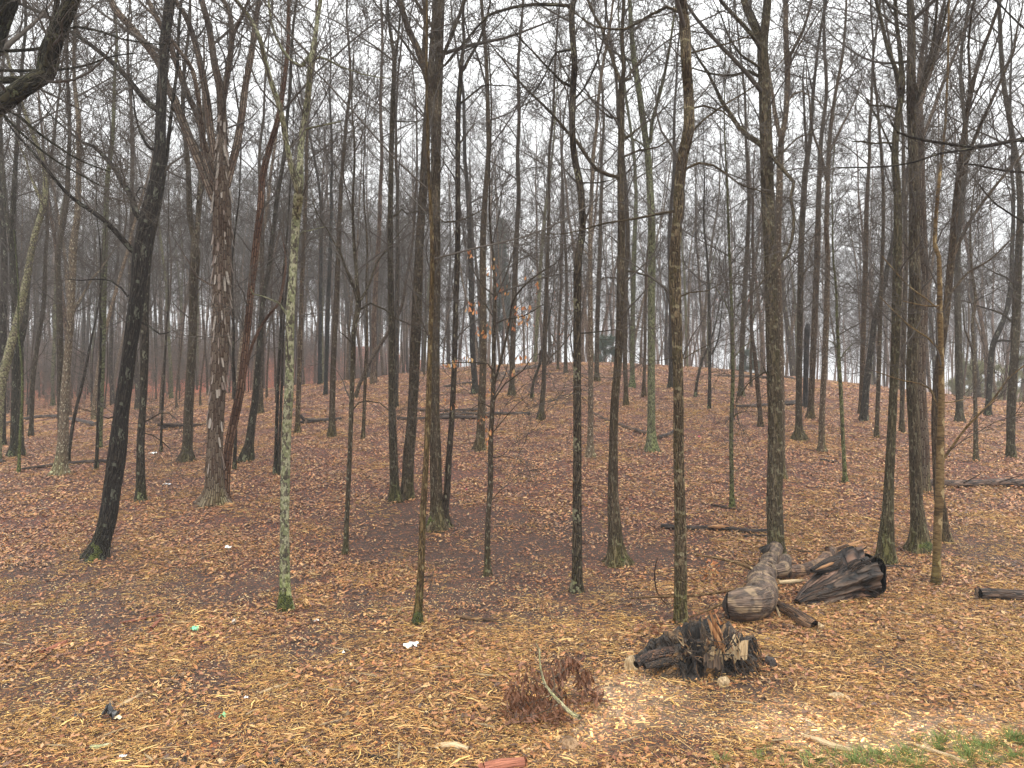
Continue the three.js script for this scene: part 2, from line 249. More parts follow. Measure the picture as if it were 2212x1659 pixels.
// side branches along a limb; each carries sprays. A = { b: Build for branches, s: spray matrices }
function sideBranch(A, p, dir, L, r, fine) {
  const path = wander(p, dir, L, r, 0.004, Math.max(3, Math.round(L / 0.25)), 0.33, 0.06); A.b.tube(path, r > 0.02 ? 5 : 3);
  const n = path.length;
  for (let i = 1; i < n; i++) {
    const c = rdir(), t = tangent(path, i), k = i === n - 1 ? 1 : rr(0.55, 0.95);
    if (i < n - 1 && R() < A.skip) continue;
    A.s.push(placed(path[i], i === n - 1 ? t : add(add(t, c, 0.75), [0, 0.15, 0]), R() * 6.28, k * fine * (0.75 + 0.25 * Math.min(1.6, L))));
  }
}
function clothe(A, limb, from, gap, reach, fine) {
  let acc = rr(0, gap), ang = R() * 6.28, total = 0; for (let i = 1; i < limb.length; i++) total += len(sub(limb[i], limb[i - 1]));
  let s = 0;
  for (let i = 1; i < limb.length; i++) {
    const l = len(sub(limb[i], limb[i - 1])); s += l; acc += l;
    if (s / total < from || acc < gap) continue; acc = rr(0, gap * 0.5);
    const t = tangent(limb, i), r = limb[i][3]; ang += 2.4;
    let side = nrm(cross(t, [Math.sin(ang), 0.2 * Math.cos(ang * 3), Math.cos(ang)])); 
    const L = reach * rr(0.55, 1.25) * (1 - 0.45 * (s / total));
    sideBranch(A, [limb[i][0], limb[i][1], limb[i][2]], add(add(t, side, 0.85), [0, 0.22, 0]), L, clamp(0.42 * r, 0.005, 0.008 + 0.011 * L), fine);
  }
  const e = limb[limb.length - 1], t = tangent(limb, limb.length - 1); A.s.push(placed(e, t, R() * 6.28, fine), placed(e, add(t, rdir(), 0.5), R() * 6.28, fine * 0.8));
}
// limbs that a stem grows above height h0
function autoLimbs(stem, h0, count, reach) {
  const out = [], top = stem[stem.length - 1][1], a0 = R() * 6.28;
  for (let k = 0; k < count; k++) {
    const h = lerp(h0, top - 0.8, (k + rr(0, 0.8)) / count); let i = stem.findIndex((p) => p[1] >= h); if (i < 1) i = stem.length - 2;
    const p = stem[i], f = (h - h0) / Math.max(0.1, top - h0), a = a0 + k * 2.4 + rr(-0.5, 0.5), el = lerp(0.5, 1.15, f) + rr(-0.2, 0.2);
    const L = reach * lerp(1.15, 0.4, f) * rr(0.7, 1.2), r = clamp(p[3] * rr(0.34, 0.52), 0.012, 0.075);
    out.push(catmull(wander([p[0], p[1], p[2]], [Math.cos(a) * Math.cos(el), Math.sin(el), Math.sin(a) * Math.cos(el)], L, r, 0.01, Math.max(4, Math.round(L / 0.65)), 0.16, 0.05), 0.35));
  }
  return out;
}
const barkShape = (seed, r, foot) => (th, v) => 1 + 0.05 * noise2(Math.cos(th) * 1.5 + 5, v * 1.6 + Math.sin(th) * 1.5, seed) + 0.03 * noise2(th * 3, v * 6, seed + 1) + foot * Math.exp(-Math.max(0, v - 0.3) / 0.16) * (0.12 + 0.3 * Math.max(0, Math.cos(th * 4 + seed + Math.sin(th + seed)))) ;
const footColor = (tint, moss, seed) => (p, th, v) => { const m = clamp(moss * (0.55 + 0.75 * noise2(Math.cos(th) * 2 + seed, Math.sin(th) * 2 + v * 2, seed)) * smooth(1.3, 0.25, v)); return [lerp(tint[0], tint[0] * 0.85, m), lerp(tint[1], tint[1] * 1.05, m), lerp(tint[2], tint[2] * 0.45, m)]; };

// A tree of the photograph. stem: 'x,y,width ...' from the foot up, in pixels; limbs: 'w0>w1 x,y x,y ...'.
const parse = (s) => s.trim().split(/\s+/).map((q) => q.split(',').map(Number));
function tree(name, label, category, bark, stem, limbs = [], o = {}) {
  R = rngOf(1000 + stem.length * 7 + label.length * 131 + parse(stem)[0][0]);
  const S = parse(stem), d = o.d ?? hit(S[0][0], S[0][1]), k = d / F, base = at(S[0][0], S[0][1], d); base[1] = o.d ? Math.min(base[1], terrain(base[0], base[2])) : terrain(base[0], base[2]);
  const seed = Math.floor(R() * 1e6), tint = o.tint ?? [1, 1, 1];
  const depth = (h) => 0.05 * h * noise2(h * 0.22, 3, seed) + (o.lean ?? rr(-0.03, 0.03)) * h;
  const loc = (x, y, dz) => sub(at(x, y, d + dz), base);
  let pts = S.map(([x, y, w]) => { const dz = depth((S[0][1] - y) * k); return [...loc(x, y, dz), (w / 2) * (d + dz) / F]; });
  pts[0][1] = Math.min(0, pts[0][1]); const lowest = add(pts[0], [(pts[0][0] - pts[1][0]) * 0.2, -0.3, 0]); lowest[3] = pts[0][3] * 1.05; pts.unshift(lowest);
  // upwards past what was traced
  const H = o.H ?? rr(18, 22); let last = pts[pts.length - 1], dir = nrm(sub(last, pts[pts.length - 2])); const h1 = last[1], r1 = last[3];
  while (last[1] < H) { const j = rdir(); dir = nrm([dir[0] * 0.9 + j[0] * 0.1, dir[1] + 0.14, dir[2] * 0.9 + j[2] * 0.1]); const p = add(last, dir, 0.9); last = [p[0], p[1], p[2], Math.max(0.012, r1 * (1 - 0.92 * (p[1] - h1) / (H - h1 + 0.9)))]; pts.push(last); }
  const path = catmull(pts, d < 22 ? 0.16 : 0.35), g = thing(name, base); tag(g, label, category, o.group);
  const mat = barks[bark], near = d < 13 ? 20 : d < 24 ? 14 : 9;
  const trunk = part('trunk', new Build().tube(path, near, { shape: barkShape(seed, 0, o.foot ?? 1), color: footColor(tint, o.moss ?? 0.6, seed), u0: R() * 3, v0: 0, smooth: true }).geo(), mat, g);
  const A = { b: new Build(), s: [], skip: d < 24 ? 0.25 : 0.4 }, fine = o.fine ?? (d < 16 ? 0.85 : d < 26 ? 1.0 : 1.25), dens = o.dens ?? 1;
  const traced = [];
  for (const spec of limbs) {
    const m = spec.trim().split(/\s+/), [w0, w1] = m[0].split('>').map(Number), q = parse(m.slice(1).join(' '));
    const sd = (R() < 0.5 ? -1 : 1) * rr(0.15, 0.5); let arc = 0;
    const yy = q[0][1], hh = (S[0][1] - yy) * k; let i0 = path.findIndex((p) => p[1] >= hh - 0.1 * w0 * k); if (i0 < 0) i0 = path.length - 1;
    const z0 = -(path[i0][2]) ; // depth of the stem there
    const lp = q.map(([x, y], i) => { if (i) arc += Math.hypot(x - q[i - 1][0], y - q[i - 1][1]); const dz = z0 + sd * arc * k + 0.1 * arc * k * noise2(arc * 0.02, 1, seed + w0); return [...loc(x, y, dz), (lerp(w0, w1, i / (q.length - 1)) / 2) * (d + dz) / F]; });
    const root = path[i0]; if (!o.free && len(sub(root, lp[0])) < 1.5) lp.unshift([root[0], root[1] - 0.05, root[2], Math.min(root[3] * 0.8, lp[0][3])]);
    let e = lp[lp.length - 1]; const t = nrm(sub(e, lp[lp.length - 2]));
    if (e[3] > 0.012) { const ext = wander(e, add(t, [0, 0.15, 0]), Math.min(5, e[3] * 60), e[3], 0.006, 7, 0.16, 0.04); lp.push(...ext.slice(1)); }
    const lc = catmull(lp, 0.2); traced.push(lc);
    part('limb', new Build().tube(lc, near > 9 ? 10 : 7, { shape: barkShape(seed + 7 * traced.length, 0, 0), color: tint, u0: R() * 3, v0: R() * 2, smooth: true }).geo(), mat, g);
  }
  const gap = (d < 16 ? 0.42 : d < 26 ? 0.5 : 0.7) / dens, reach = o.reach ?? 1.6;
  for (const l of traced) clothe(A, l, 0.12, gap, reach, fine);
  const h0 = o.crown ?? Math.max(h1 - 2, 0.4 * H), auto = autoLimbs(path, Math.min(h0, H - 1.5), o.n ?? Math.round(9 * (H / 20)), (o.spread ?? 0.2) * H);
  for (const l of auto) { A.b.tube(l, 5); clothe(A, l, 0.15, gap * 1.5, reach * 1.1, fine * 1.1); }
  const up = path.filter((p) => p[1] > (o.twigs ?? 3.2)); if (up.length > 3) clothe(A, up, 0, o.tgap ?? 0.8, reach * 0.75, fine * 0.8);
  if (A.b.I.length) part('branches', A.b.geo(), twigMat, g, 'stuff');
  if (A.s.length) inst('twigs', sprays[seed % 6], twigMat, A.s, g);
  if (o.moss2) mossFoot(g, path, o.moss2, seed);
  return { g, base, d, k, path, loc, traced, seed };
}
// a cushion of moss that wraps part of a trunk's foot
function mossFoot(g, path, [mid, arc, h], seed) {
  const P = [], U = [], I = [], n = 22, rows = 7; let acc = 0; const hs = path.map((p, i) => { if (i) acc += len(sub(p, path[i - 1])); return acc; });
  for (let i = 0; i <= n; i++) {
    const th = mid + (i / n - 0.5) * arc, top = 0.25 + h * Math.sin((i / n) * 3.1416) * (0.6 + 0.7 * Math.abs(noise2(i * 0.7, 2, seed)));
    for (let j = 0; j <= rows; j++) { const v = 0.2 + (top) * (j / rows), q = Math.max(1, hs.findIndex((x) => x >= v)), c = path[q], e = Math.sin((j / rows) * 3.1416) * Math.sin((i / n) * 3.1416);
      const r = c[3] * (barkShape(seed, 0, 1)(th, v)) * 1.02 + 0.004 + 0.022 * e + 0.012 * noise2(i * 1.3, j * 1.3, seed) * e - (j === rows || i === 0 || i === n ? 0.015 : 0); P.push(c[0] - Math.cos(th) * r, c[1] + (v - hs[q]), c[2] + Math.sin(th) * r); U.push(th * 0.2, v); }
  }
  for (let i = 0; i < n; i++) for (let j = 0; j < rows; j++) { const a = i * (rows + 1) + j, b = a + 1, c = a + rows + 1, e = c + 1; I.push(a, c, e, a, e, b); }
  const q = new THREE.BufferGeometry(); q.setAttribute('position', new THREE.Float32BufferAttribute(P, 3)); q.setAttribute('uv', new THREE.Float32BufferAttribute(U, 2)); q.setIndex(I); q.computeVertexNormals();
  part('moss', q, mossMat, g);
}

// ---------------------------------------------------------------- the trees of the photograph, nearest and most distinct first
const T = {};
T.lean = tree('oak_tree', 'dark leaning oak with a mossy foot, thickest trunk in the left foreground', 'tree', 'oak',
  '208,1206,50 219,1172,38 235,1106,36 252,986,37 263,886,31 280,753,28 290,686,32 299,620,31 305,553,36 320,467,33 337,400,29 345,333,24 347,267,22 349,200,21 353,133,20 359,67,21 368,0,21 380,-90,20', [
  '13>6 296,550 267,520 233,483 200,457 173,440 140,413 100,363', '15>6 308,480 293,457 283,423 263,393 250,367 230,343 205,318 175,306', '13>7 342,240 333,233 310,213 277,170 240,133 200,100 143,62 100,33 33,3',
  '7>4 345,327 323,320 305,290 297,267 290,233', '4>2 338,413 320,410 303,404 294,420 305,438', '5>2 275,640 262,622 240,607 205,603 175,606 145,603', '5>2 300,695 320,703 345,722 365,718', '4>2 262,900 250,898 235,904 222,900'],
  { tint: [0.6, 0.62, 0.66], moss2: [0.9, 2.6, 0.25], lean: 0.02, moss: 0.8, dens: 1.1 });
T.t2 = tree('oak_tree', 'straight dark trunk with white lichen spots just right of the dark leaning oak', 'tree', 'oak', '303,1081,24 304,1053,20 304,953,16 310,853,14 312,753,18 313,653,16 322,540,15 345,430,12 360,330,9 372,230,7', ['3>2 305,915 325,905 345,893 365,892 380,905', '3>2 306,935 330,940 352,955 365,968'], { tint: [1, 1, 0.95] });
T.shag = tree('hickory_tree', 'shaggy barked hickory that fans into many stems, widest trunk on the left', 'tree', 'shag',
  '462,1087,62 463,1060,44 463,1020,36 466,920,32 472,820,34 478,686,38 480,553,40 480,467,40 478,400,32 479,340,24 480,283,21 477,200,18 463,133,15 453,67,14 443,27,13 433,-10,12', [
  '22>13 470,440 463,427 438,367 413,307 400,277 377,217 360,185 340,130 293,70 247,17 235,-20', '16>10 470,410 460,393 443,333 430,260 407,207 383,143 363,87 333,27 317,-5', '18>10 472,380 467,367 457,300 447,217 433,140 417,77 400,33 380,3',
  '16>9 479,260 480,233 490,167 500,93 497,33 480,-5', '20>10 485,410 493,383 507,333 520,267 530,187 543,117 553,43 560,-5', '10>6 487,200 500,93 520,40 537,0', '12>8 470,395 452,340 440,300 428,210 415,150 395,120 372,90', '5>3 461,618 445,610 428,600 418,585'],
  { tint: [1.02, 0.98, 0.95], H: 20, n: 7, foot: 1.2, moss: 0.5, dens: 0.9 });
T.brown = tree('hickory_tree', 'slim red brown stem leaning right out of the shaggy hickory foot', 'tree', 'shag', '485,1075,20 487,1050,18 493,970,18 507,903,19 520,837,17 530,753,15 540,653,15 550,553,15 563,450,15 567,383,14 583,317,13 600,260,12 612,190,10 622,100,9', ['7>6 516,845 530,800 545,745 567,700 590,670 603,655 612,610'], { tint: [0.85, 0.62, 0.52], moss: 0.2 });
T.lichen = tree('lichen_tree', 'pale green lichen covered slender trunk with a bright mossy foot', 'tree', 'lichen',
  '617,1316,34 616,1289,27 615,1240,22 615,1106,20 618,953,20 622,880,20 625,820,19 627,686,18 635,553,17 640,467,19 645,420,20 648,367,15 650,317,13 662,233,13 667,183,12 670,140,11 680,83,10 687,33,9 693,-5,9 700,-70,8', [
  '13>8 643,415 640,400 627,350 617,300 607,240 587,183 573,133 560,80 540,40 513,5', '8>5 655,140 650,143 630,133 607,103 587,53 580,0', '6>4 668,137 690,123 710,130 733,143', '6>2 626,690 615,672 600,653 567,640 547,635 540,622', '5>3 655,280 690,272 715,267 737,262', '4>2 636,520 655,500 672,497 700,490'],
  { moss2: [1.7, 3.2, 0.16], moss: 0.9, H: 15 });
T.t5 = tree('oak_tree', 'dark lichen flecked trunk leaning right, behind and right of the shaggy hickory', 'tree', 'oak', '531,996,32 538,960,20 543,920,17 552,853,14 560,753,12 568,653,11 580,586,10 590,500,10 600,420,9 615,330,8', [], { tint: [1, 1.02, 0.95] });
T.pair1 = tree('sapling', 'left one of two thin saplings standing close left of the lichen covered trunk', 'sapling', 'oak', '595,1025,12 595,1000,8 600,850,7 606,720,6 612,600,5', [], { H: 9, n: 5, spread: 0.15 });
T.pair2 = tree('sapling', 'right one of two thin saplings, almost touching the lichen covered trunk', 'sapling', 'oak', '604,1025,9 603,980,7 608,850,6 611,750,5 617,640,4', [], { H: 8, n: 4, spread: 0.15 });
T.left1 = tree('maple_tree', 'pale grey trunk with spreading root foot beside the long dark branch on far left', 'tree', 'smooth', '130,1025,38 131,1005,27 136,953,22 140,853,17 147,753,15 153,686,14 157,553,16 162,500,14 167,467,13 170,383,11 170,267,10 163,200,8 160,150,7', ['6>4 150,700 165,660 178,640 200,600 215,585'], { tint: [1.4, 1.35, 1.25] });
T.left1b = tree('oak_tree', 'darker trunk directly behind the pale grey root footed trunk on far left', 'tree', 'grey', '133,992,18 132,960,14 130,753,13 127,620,12 125,553,12 143,440,11 147,367,9 150,300,8', [], { tint: [0.75, 0.72, 0.7] });
T.left1c = tree('sapling', 'thin dark sapling leaning right beside the pale root footed trunk', 'sapling', 'oak', '147,1000,9 149,980,7 160,903,7 180,820,6 190,770,5 198,730,4', [], { H: 6.5, n: 5, spread: 0.2 });
T.left2 = tree('oak_tree', 'dark forked trunk with flared foot near the left edge', 'tree', 'oak', '36,986,34 37,960,26 37,886,24 38,820,23 38,753,23 36,690,20 33,620,16 30,553,14 27,500,13 30,417,10 35,333,9 40,260,8', ['13>8 36,680 28,610 25,533 15,467 8,400 3,333 0,267', '12>8 45,740 55,690 60,620 66,560 75,500'], { tint: [0.95, 1, 0.9] });
T.left3 = tree('birch_tree', 'pale lichen blotched trunk leaning in from the left edge', 'tree', 'lichen', '-10,905,22 0,850,20 20,760,18 43,670,16 60,590,15 75,510,13 95,440,12 97,367,10 80,313,9 67,280,8', ['8>5 92,445 82,420 72,395'], { tint: [1.05, 1, 0.95], d: 24 });
T.left4 = tree('oak_tree', 'dark trunk cut by the left edge of the picture', 'tree', 'oak', '2,905,18 4,830,16 6,740,15 8,650,14 9,560,13 5,480,12 0,400,11', [], { tint: [0.9, 0.9, 0.9], d: 27 });
// stands outside the frame; its mossy crooked limb reaches in at the top left corner
T.corner = tree('oak_tree', 'heavy mossy crooked oak limb reaching in at the top left corner', 'tree', 'oak', '-150,1330,60 -148,1290,52 -140,1000,46 -130,700,42 -110,480,40 -80,350,38 -45,190,40 -10,70,44 18,-10,46 45,-90,42', [
  '42>30 -75,320 -50,268 -20,240 0,227 40,197 77,173 100,160 108,140 110,118 123,73 143,30 157,-2 175,-60', '15>12 82,168 88,140 90,112 103,80 117,42', '7>4 118,100 150,62 180,60 230,72 265,85', '6>3 115,152 150,148 190,140 240,122 290,115', '7>3 10,235 40,250 80,285 130,320 180,350 240,372', '6>3 -10,230 20,262 60,300 110,340 160,370 215,400', '5>2 105,100 115,60 100,20 105,-15'],
  { tint: [0.62, 0.68, 0.5], H: 12, moss: 0.7, dens: 1.5, n: 6 });
T.t11 = tree('hickory_tree', 'grey brown trunk with mossy flared foot between the leaning oak and the hickory', 'tree', 'grey', '403,996,32 405,972,22 406,920,20 411,820,19 416,720,18 418,620,19 422,545,20 420,520,13 410,467,12 407,367,11 400,300,9', ['13>9 424,530 427,483 433,400 437,333 441,260'], { tint: [0.85, 0.8, 0.75] });
T.twin1 = tree('oak_tree', 'left trunk of the V shaped pair that shares one foot, left of centre', 'tree', 'grey', '853,1082,30 852,1050,21 850,986,19 847,886,16 846,720,14 843,553,13 843,467,12 844,400,11 847,267,11 852,133,10 848,100,8 842,60,7 838,20,6', ['6>4 852,140 858,100 862,60 866,10', '5>3 846,470 858,462 868,452 879,462 895,458', '4>2 844,260 870,263 900,262'], { tint: [0.7, 0.68, 0.62], moss: 0.9 });
T.twin2 = tree('oak_tree', 'thicker right trunk of the V shaped pair, leaning right behind the big central trunk', 'tree', 'grey', '879,1077,32 880,1045,27 883,986,25 891,886,22 897,753,23 901,653,22 905,553,19 910,467,18 915,400,18 922,267,17 928,200,18 932,120,13 938,40,12', [], { tint: [0.72, 0.66, 0.6], moss: 0.9 });
T.big = tree('hickory_tree', 'big central trunk forking high into a broad Y, mossy at its foot', 'tree', 'grey',
  '947,1141,52 946,1118,38 943,1080,28 941,986,25 939,886,21 938,753,24 939,653,24 940,553,23 940,467,22 941,400,21 942,267,22 942,217,27 946,170,21 948,133,19 950,67,18 952,0,17 954,-80,15', [
  '19>11 940,215 934,207 922,165 907,117 884,67 871,27 863,-5', '14>11 926,175 920,150 917,110 920,50 917,-5', '9>7 952,145 955,127 967,97 977,73 994,27 1007,-5', '8>7 947,75 937,63 917,33 900,5', '5>4 953,145 962,140 975,127', '4>2 940,470 925,455 908,452 893,462', '4>2 946,470 960,480 985,478 1020,465 1060,440 1090,415'],
  { moss2: [0.7, 2.0, 0.14], moss: 0.6, tint: [0.95, 0.87, 0.78], foot: 1.1 });
T.big2 = tree('oak_tree', 'narrower dark trunk rising close right of the big central trunk', 'tree', 'oak', '963,1140,26 962,1106,15 966,1053,14 970,986,13 977,886,12 981,800,12 983,720,12 988,553,12 989,467,11 989,333,11 990,233,11 995,167,10 997,133,9 1002,90,7 1000,30,6 1004,-10,5', ['8>4 996,160 1013,127 1034,90 1050,43 1058,10', '5>3 993,225 1010,212 1040,187 1052,183 1075,185'], { tint: [1.15, 1.05, 0.95] });
T.slender = tree('slender_tree', 'slender ochre brown trunk leaning in front of the big central trunk', 'tree', 'grey', '900,1348,21 902,1330,18 909,1239,16 914,1106,14 921,986,12 925,886,12 928,786,11 931,680,10 934,560,9 930,440,8 925,330,7', ['2>1 903,1300 920,1288'], { tint: [1.05, 0.88, 0.6], moss2: [1.6, 3, 0.06], moss: 0.8, H: 11, n: 5 });
T.orange = tree('oak_tree', 'thin dark young oak still holding orange leaves, centre left', 'young tree', 'smooth', '1053,1242,20 1053,1225,14 1053,1172,12 1055,1106,11 1059,1053,12 1060,953,11 1064,880,10 1066,820,10 1067,720,8 1069,636,7 1065,553,5 1058,480,4', [
  '6>3 1066,850 1067,833 1084,770 1100,700 1107,653 1130,620 1165,590 1200,570', '4>2 1066,810 1064,800 1054,786 1024,783 984,783 960,786', '4>2 1065,870 1072,855 1090,830 1130,800 1150,770', '4>2 1069,700 1090,690 1130,683 1170,660', '3>2 1068,690 1050,660 1030,640 1010,655', '3>2 1069,640 1045,620 1020,580 1012,545', '3>1 1058,990 1085,985 1110,990', '3>2 1061,880 1040,870 1015,885', '3>2 1068,650 1090,600 1110,540 1125,500', '3>1 1060,940 1085,910 1115,875 1140,855', '2>1 1055,1090 1080,1060 1105,1040'],
  { tint: [0.6, 0.56, 0.5], H: 8, n: 4, spread: 0.15, twigs: 2.5 });
T.t18 = tree('slender_tree', 'thin dark lichen spotted tree with crooked bare branches, left of the V shaped pair', 'young tree', 'smooth', '746,1196,17 747,1180,13 748,1150,11 750,1106,10 756,970,10 759,886,10 762,786,10 764,720,11 774,660,12 771,620,9 770,586,8 765,530,7 762,440,6', ['7>3 774,664 764,620 747,580 735,545 720,520', '6>3 775,655 790,630 803,600 812,570 835,540', '4>2 763,745 745,725 735,718', '3>2 758,890 775,870 790,866 820,870 838,885', '5>3 776,670 800,655 830,668 855,688'], { tint: [0.62, 0.62, 0.55], H: 9, n: 6, twigs: 2.5 });
T.t19 = tree('oak_tree', 'dark slim wavy trunk standing clear right of centre', 'tree', 'oak', '1245,1279,30 1246,1258,24 1247,1200,22 1247,1106,20 1247,986,18 1247,820,17 1247,686,17 1249,560,17 1256,520,15 1258,467,14 1253,400,15 1240,333,14 1236,267,14 1238,200,14 1241,133,13 1236,67,14 1236,17,13 1244,-20,13 1250,-80,12', [
  '8>5 1237,15 1230,13 1197,10 1150,10 1104,17 1070,27 1054,33 1030,60', '7>5 1240,192 1234,187 1214,177 1194,157 1180,143', '6>4 1237,107 1217,110 1202,113 1194,125 1187,140', '5>3 1241,215 1260,193 1284,147 1304,83 1310,0', '4>2 1256,395 1290,395 1325,388', '3>2 1248,720 1290,717 1330,712'], { tint: [1.05, 1, 0.88], foot: 0.6 });
T.t20 = tree('oak_tree', 'furrowed trunk with wide mossy foot and red scar, right of the dark wavy trunk', 'tree', 'grey', '1334,1219,52 1332,1200,40 1330,1172,32 1326,1106,26 1324,1053,22 1327,886,18 1337,753,17 1341,620,18 1342,553,17 1342,467,16 1341,400,15 1342,300,14 1343,200,13 1342,180,12 1348,150,9 1344,80,8 1347,0,7', [
  '10>5 1341,395 1334,383 1290,367 1247,307 1227,287 1190,243 1134,190', '9>6 1342,182 1332,155 1327,140 1322,122 1310,93 1300,60 1284,33 1270,0', '7>4 1344,175 1362,170 1361,157 1375,140', '5>3 1341,257 1317,253 1300,240 1285,225', '6>3 1346,300 1365,290 1375,280 1400,262', '5>3 1345,340 1380,325 1420,318 1450,300', '5>2 1348,585 1370,587 1385,592 1410,600 1435,620 1455,700', '4>2 1346,610 1330,600 1305,600 1280,615'],
  { moss2: [2.2, 1.8, 0.1], moss: 0.7, tint: [0.98, 0.9, 0.8], foot: 1.2 });
T.t21 = tree('lichen_tree', 'green grey lichened trunk with dark flared foot beside the broken log, centre right', 'tree', 'lichen', '1408,974,34 1408,955,24 1407,930,19 1407,886,17 1407,720,16 1408,553,16 1407,467,16 1404,400,15 1399,333,14 1390,267,14 1381,200,13 1370,133,12 1364,67,10 1360,0,9', ['9>5 1405,310 1408,267 1424,207 1434,167 1447,100 1455,40', '5>3 1384,210 1372,170 1350,120', '5>2 1400,325 1385,310 1362,297 1340,290'], { tint: [0.75, 0.78, 0.7] });
T.t22 = tree('maple_tree', 'pale slim trunk between the dark wavy trunk and the furrowed scarred trunk', 'tree', 'smooth', '1275,987,23 1275,965,15 1276,886,12 1276,753,11 1275,553,10 1277,440,9 1282,340,8', ['3>2 1276,820 1262,815 1250,806', '4>2 1276,560 1262,540 1240,525'], { tint: [1.35, 1.25, 1.15] });
T.t23 = tree('oak_tree', 'deeply furrowed brown trunk right behind the rotten stump', 'tree', 'grey', '1470,1346,32 1470,1320,29 1470,1240,27 1469,1106,25 1466,986,23 1465,820,22 1461,686,23 1458,600,26 1459,533,23 1464,467,22 1468,400,23 1476,333,24 1488,280,24 1487,200,22 1482,133,22 1480,67,24 1475,17,20 1468,-30,19 1462,-90,17', [
  '8>4 1474,40 1470,27 1440,15 1404,33 1377,50 1350,63 1320,63 1284,57', '7>2 1460,460 1454,457 1417,463 1370,473 1304,483 1257,497 1220,505 1180,505', '7>4 1480,368 1485,363 1508,352 1541,357 1565,373 1591,393', '5>2 1494,285 1525,255 1575,220 1628,187 1688,133 1708,100', '5>2 1488,115 1535,103 1575,93 1625,75 1680,60', '5>3 1492,235 1520,228 1560,240 1590,265', '4>2 1470,640 1490,632 1530,628 1560,610', '3>1 1470,800 1450,772 1430,778 1400,778', '3>1 1478,775 1500,760 1540,740 1600,700'], { tint: [0.9, 0.82, 0.68], moss: 0.8, foot: 0.5, dens: 1.2 });
T.t24 = tree('oak_tree', 'big tall straight oak right of centre with a low crooked limb, behind the fallen log', 'tree', 'grey', '1676,1200,40 1676,1172,36 1674,1106,34 1673,1086,34 1675,953,32 1672,820,30 1667,686,28 1664,553,28 1661,480,28 1658,433,27 1656,333,27 1654,267,26 1650,167,24 1647,100,23 1652,60,19 1656,20,18 1658,-30,17', [
  '18>12 1648,95 1636,70 1622,40 1608,5 1600,-30', '10>8 1650,120 1630,83 1608,57 1585,33 1558,3', '14>8 1655,325 1641,310 1615,293 1595,273 1578,247 1558,217', '9>6 1652,320 1675,347 1695,370 1715,393 1708,427 1715,467 1711,517 1698,550', '8>5 1652,165 1635,163 1618,153 1585,163 1561,163', '7>4 1653,172 1640,145 1622,133 1600,118 1580,90', '4>2 1672,840 1650,795 1648,790', '5>3 1668,345 1690,330 1720,300 1745,290', '4>2 1672,800 1650,805 1615,830 1590,870'], { tint: [0.95, 0.92, 0.8], moss: 0.6, foot: 0.6, dens: 1.15 });
T.t25 = tree('maple_tree', 'paler slim trunk close behind the right side of the big tall oak', 'tree', 'smooth', '1692,1034,20 1690,1010,14 1689,900,13 1686,720,12 1682,600,12 1681,533,13 1683,433,14 1686,333,14 1688,300,13 1697,250,12 1701,167,12 1698,83,11 1696,0,10', ['10>6 1687,300 1678,265 1672,230 1668,200 1660,150', '8>5 1703,140 1708,117 1728,80 1740,50 1755,-5', '6>3 1704,215 1715,203 1732,197 1745,205', '5>3 1699,160 1720,110 1760,40'], { tint: [1.1, 1.0, 0.9] });
T.t26 = tree('oak_tree', 'straight brown trunk with dark spreading foot behind and right of the big tall oak', 'tree', 'grey', '1726,950,32 1726,930,18 1725,886,14 1727,753,13 1730,553,13 1733,480,12 1736,433,12 1740,367,12 1750,300,9 1757,200,7 1765,120,6', ['7>4 1738,400 1742,333 1738,250 1735,190', '4>2 1730,600 1745,580 1770,560'], { tint: [0.75, 0.68, 0.6] });
T.snag = tree('dead_tree', 'short black broken off dead trunk left of a brown trunk, right of centre', 'dead tree', 'dead', '1740,882,14 1740,850,12 1741,800,12 1742,750,12 1744,712,13 1745,702,10', [], { H: 0, n: 0, tint: [0.5, 0.55, 0.62], twigs: 99, crown: 99 });
T.t27 = tree('oak_tree', 'brown trunk directly right of the short black broken dead trunk', 'tree', 'grey', '1750,904,18 1752,870,13 1757,753,13 1765,553,13 1768,440,11 1772,330,9', [], { tint: [0.85, 0.7, 0.6] });
T.t28 = tree('maple_tree', 'slim grey trunk with a narrow flared foot left of a lichen dotted sapling', 'tree', 'smooth', '1775,977,20 1775,960,14 1776,886,12 1784,720,12 1788,553,11 1785,500,10 1787,433,10 1792,300,9 1805,200,7 1818,133,6 1825,67,5', ['6>4 1788,400 1775,340 1757,290 1750,240', '6>3 1791,330 1820,270 1850,210'], { tint: [0.95, 0.85, 0.75] });
T.t29 = tree('sapling', 'thin curving sapling with bright green lichen, between two groups of trunks on the right', 'sapling', 'lichen', '1826,1043,12 1825,1025,9 1821,953,8 1818,880,8 1816,840,8 1811,753,7 1808,686,6 1806,620,5 1800,560,4', ['3>2 1812,760 1800,740 1790,735', '3>2 1813,780 1825,760 1840,745'], { H: 8, n: 5, spread: 0.14, tint: [0.6, 0.62, 0.46] });
T.t30 = tree('oak_tree', 'dark trunk leaning strongly right, behind the right hand trunks', 'tree', 'oak', '1865,910,20 1867,890,16 1873,820,14 1882,750,13 1891,686,13 1907,620,12 1923,553,11 1938,480,10 1955,400,8', [], { tint: [0.85, 0.85, 0.85] });
T.t30b = tree('hickory_tree', 'brown upright trunk touching the strongly leaning dark trunk', 'tree', 'grey', '1860,895,14 1861,860,11 1864,753,11 1867,653,11 1870,553,11 1872,440,9 1878,340,7', [], { tint: [0.9, 0.72, 0.6] });
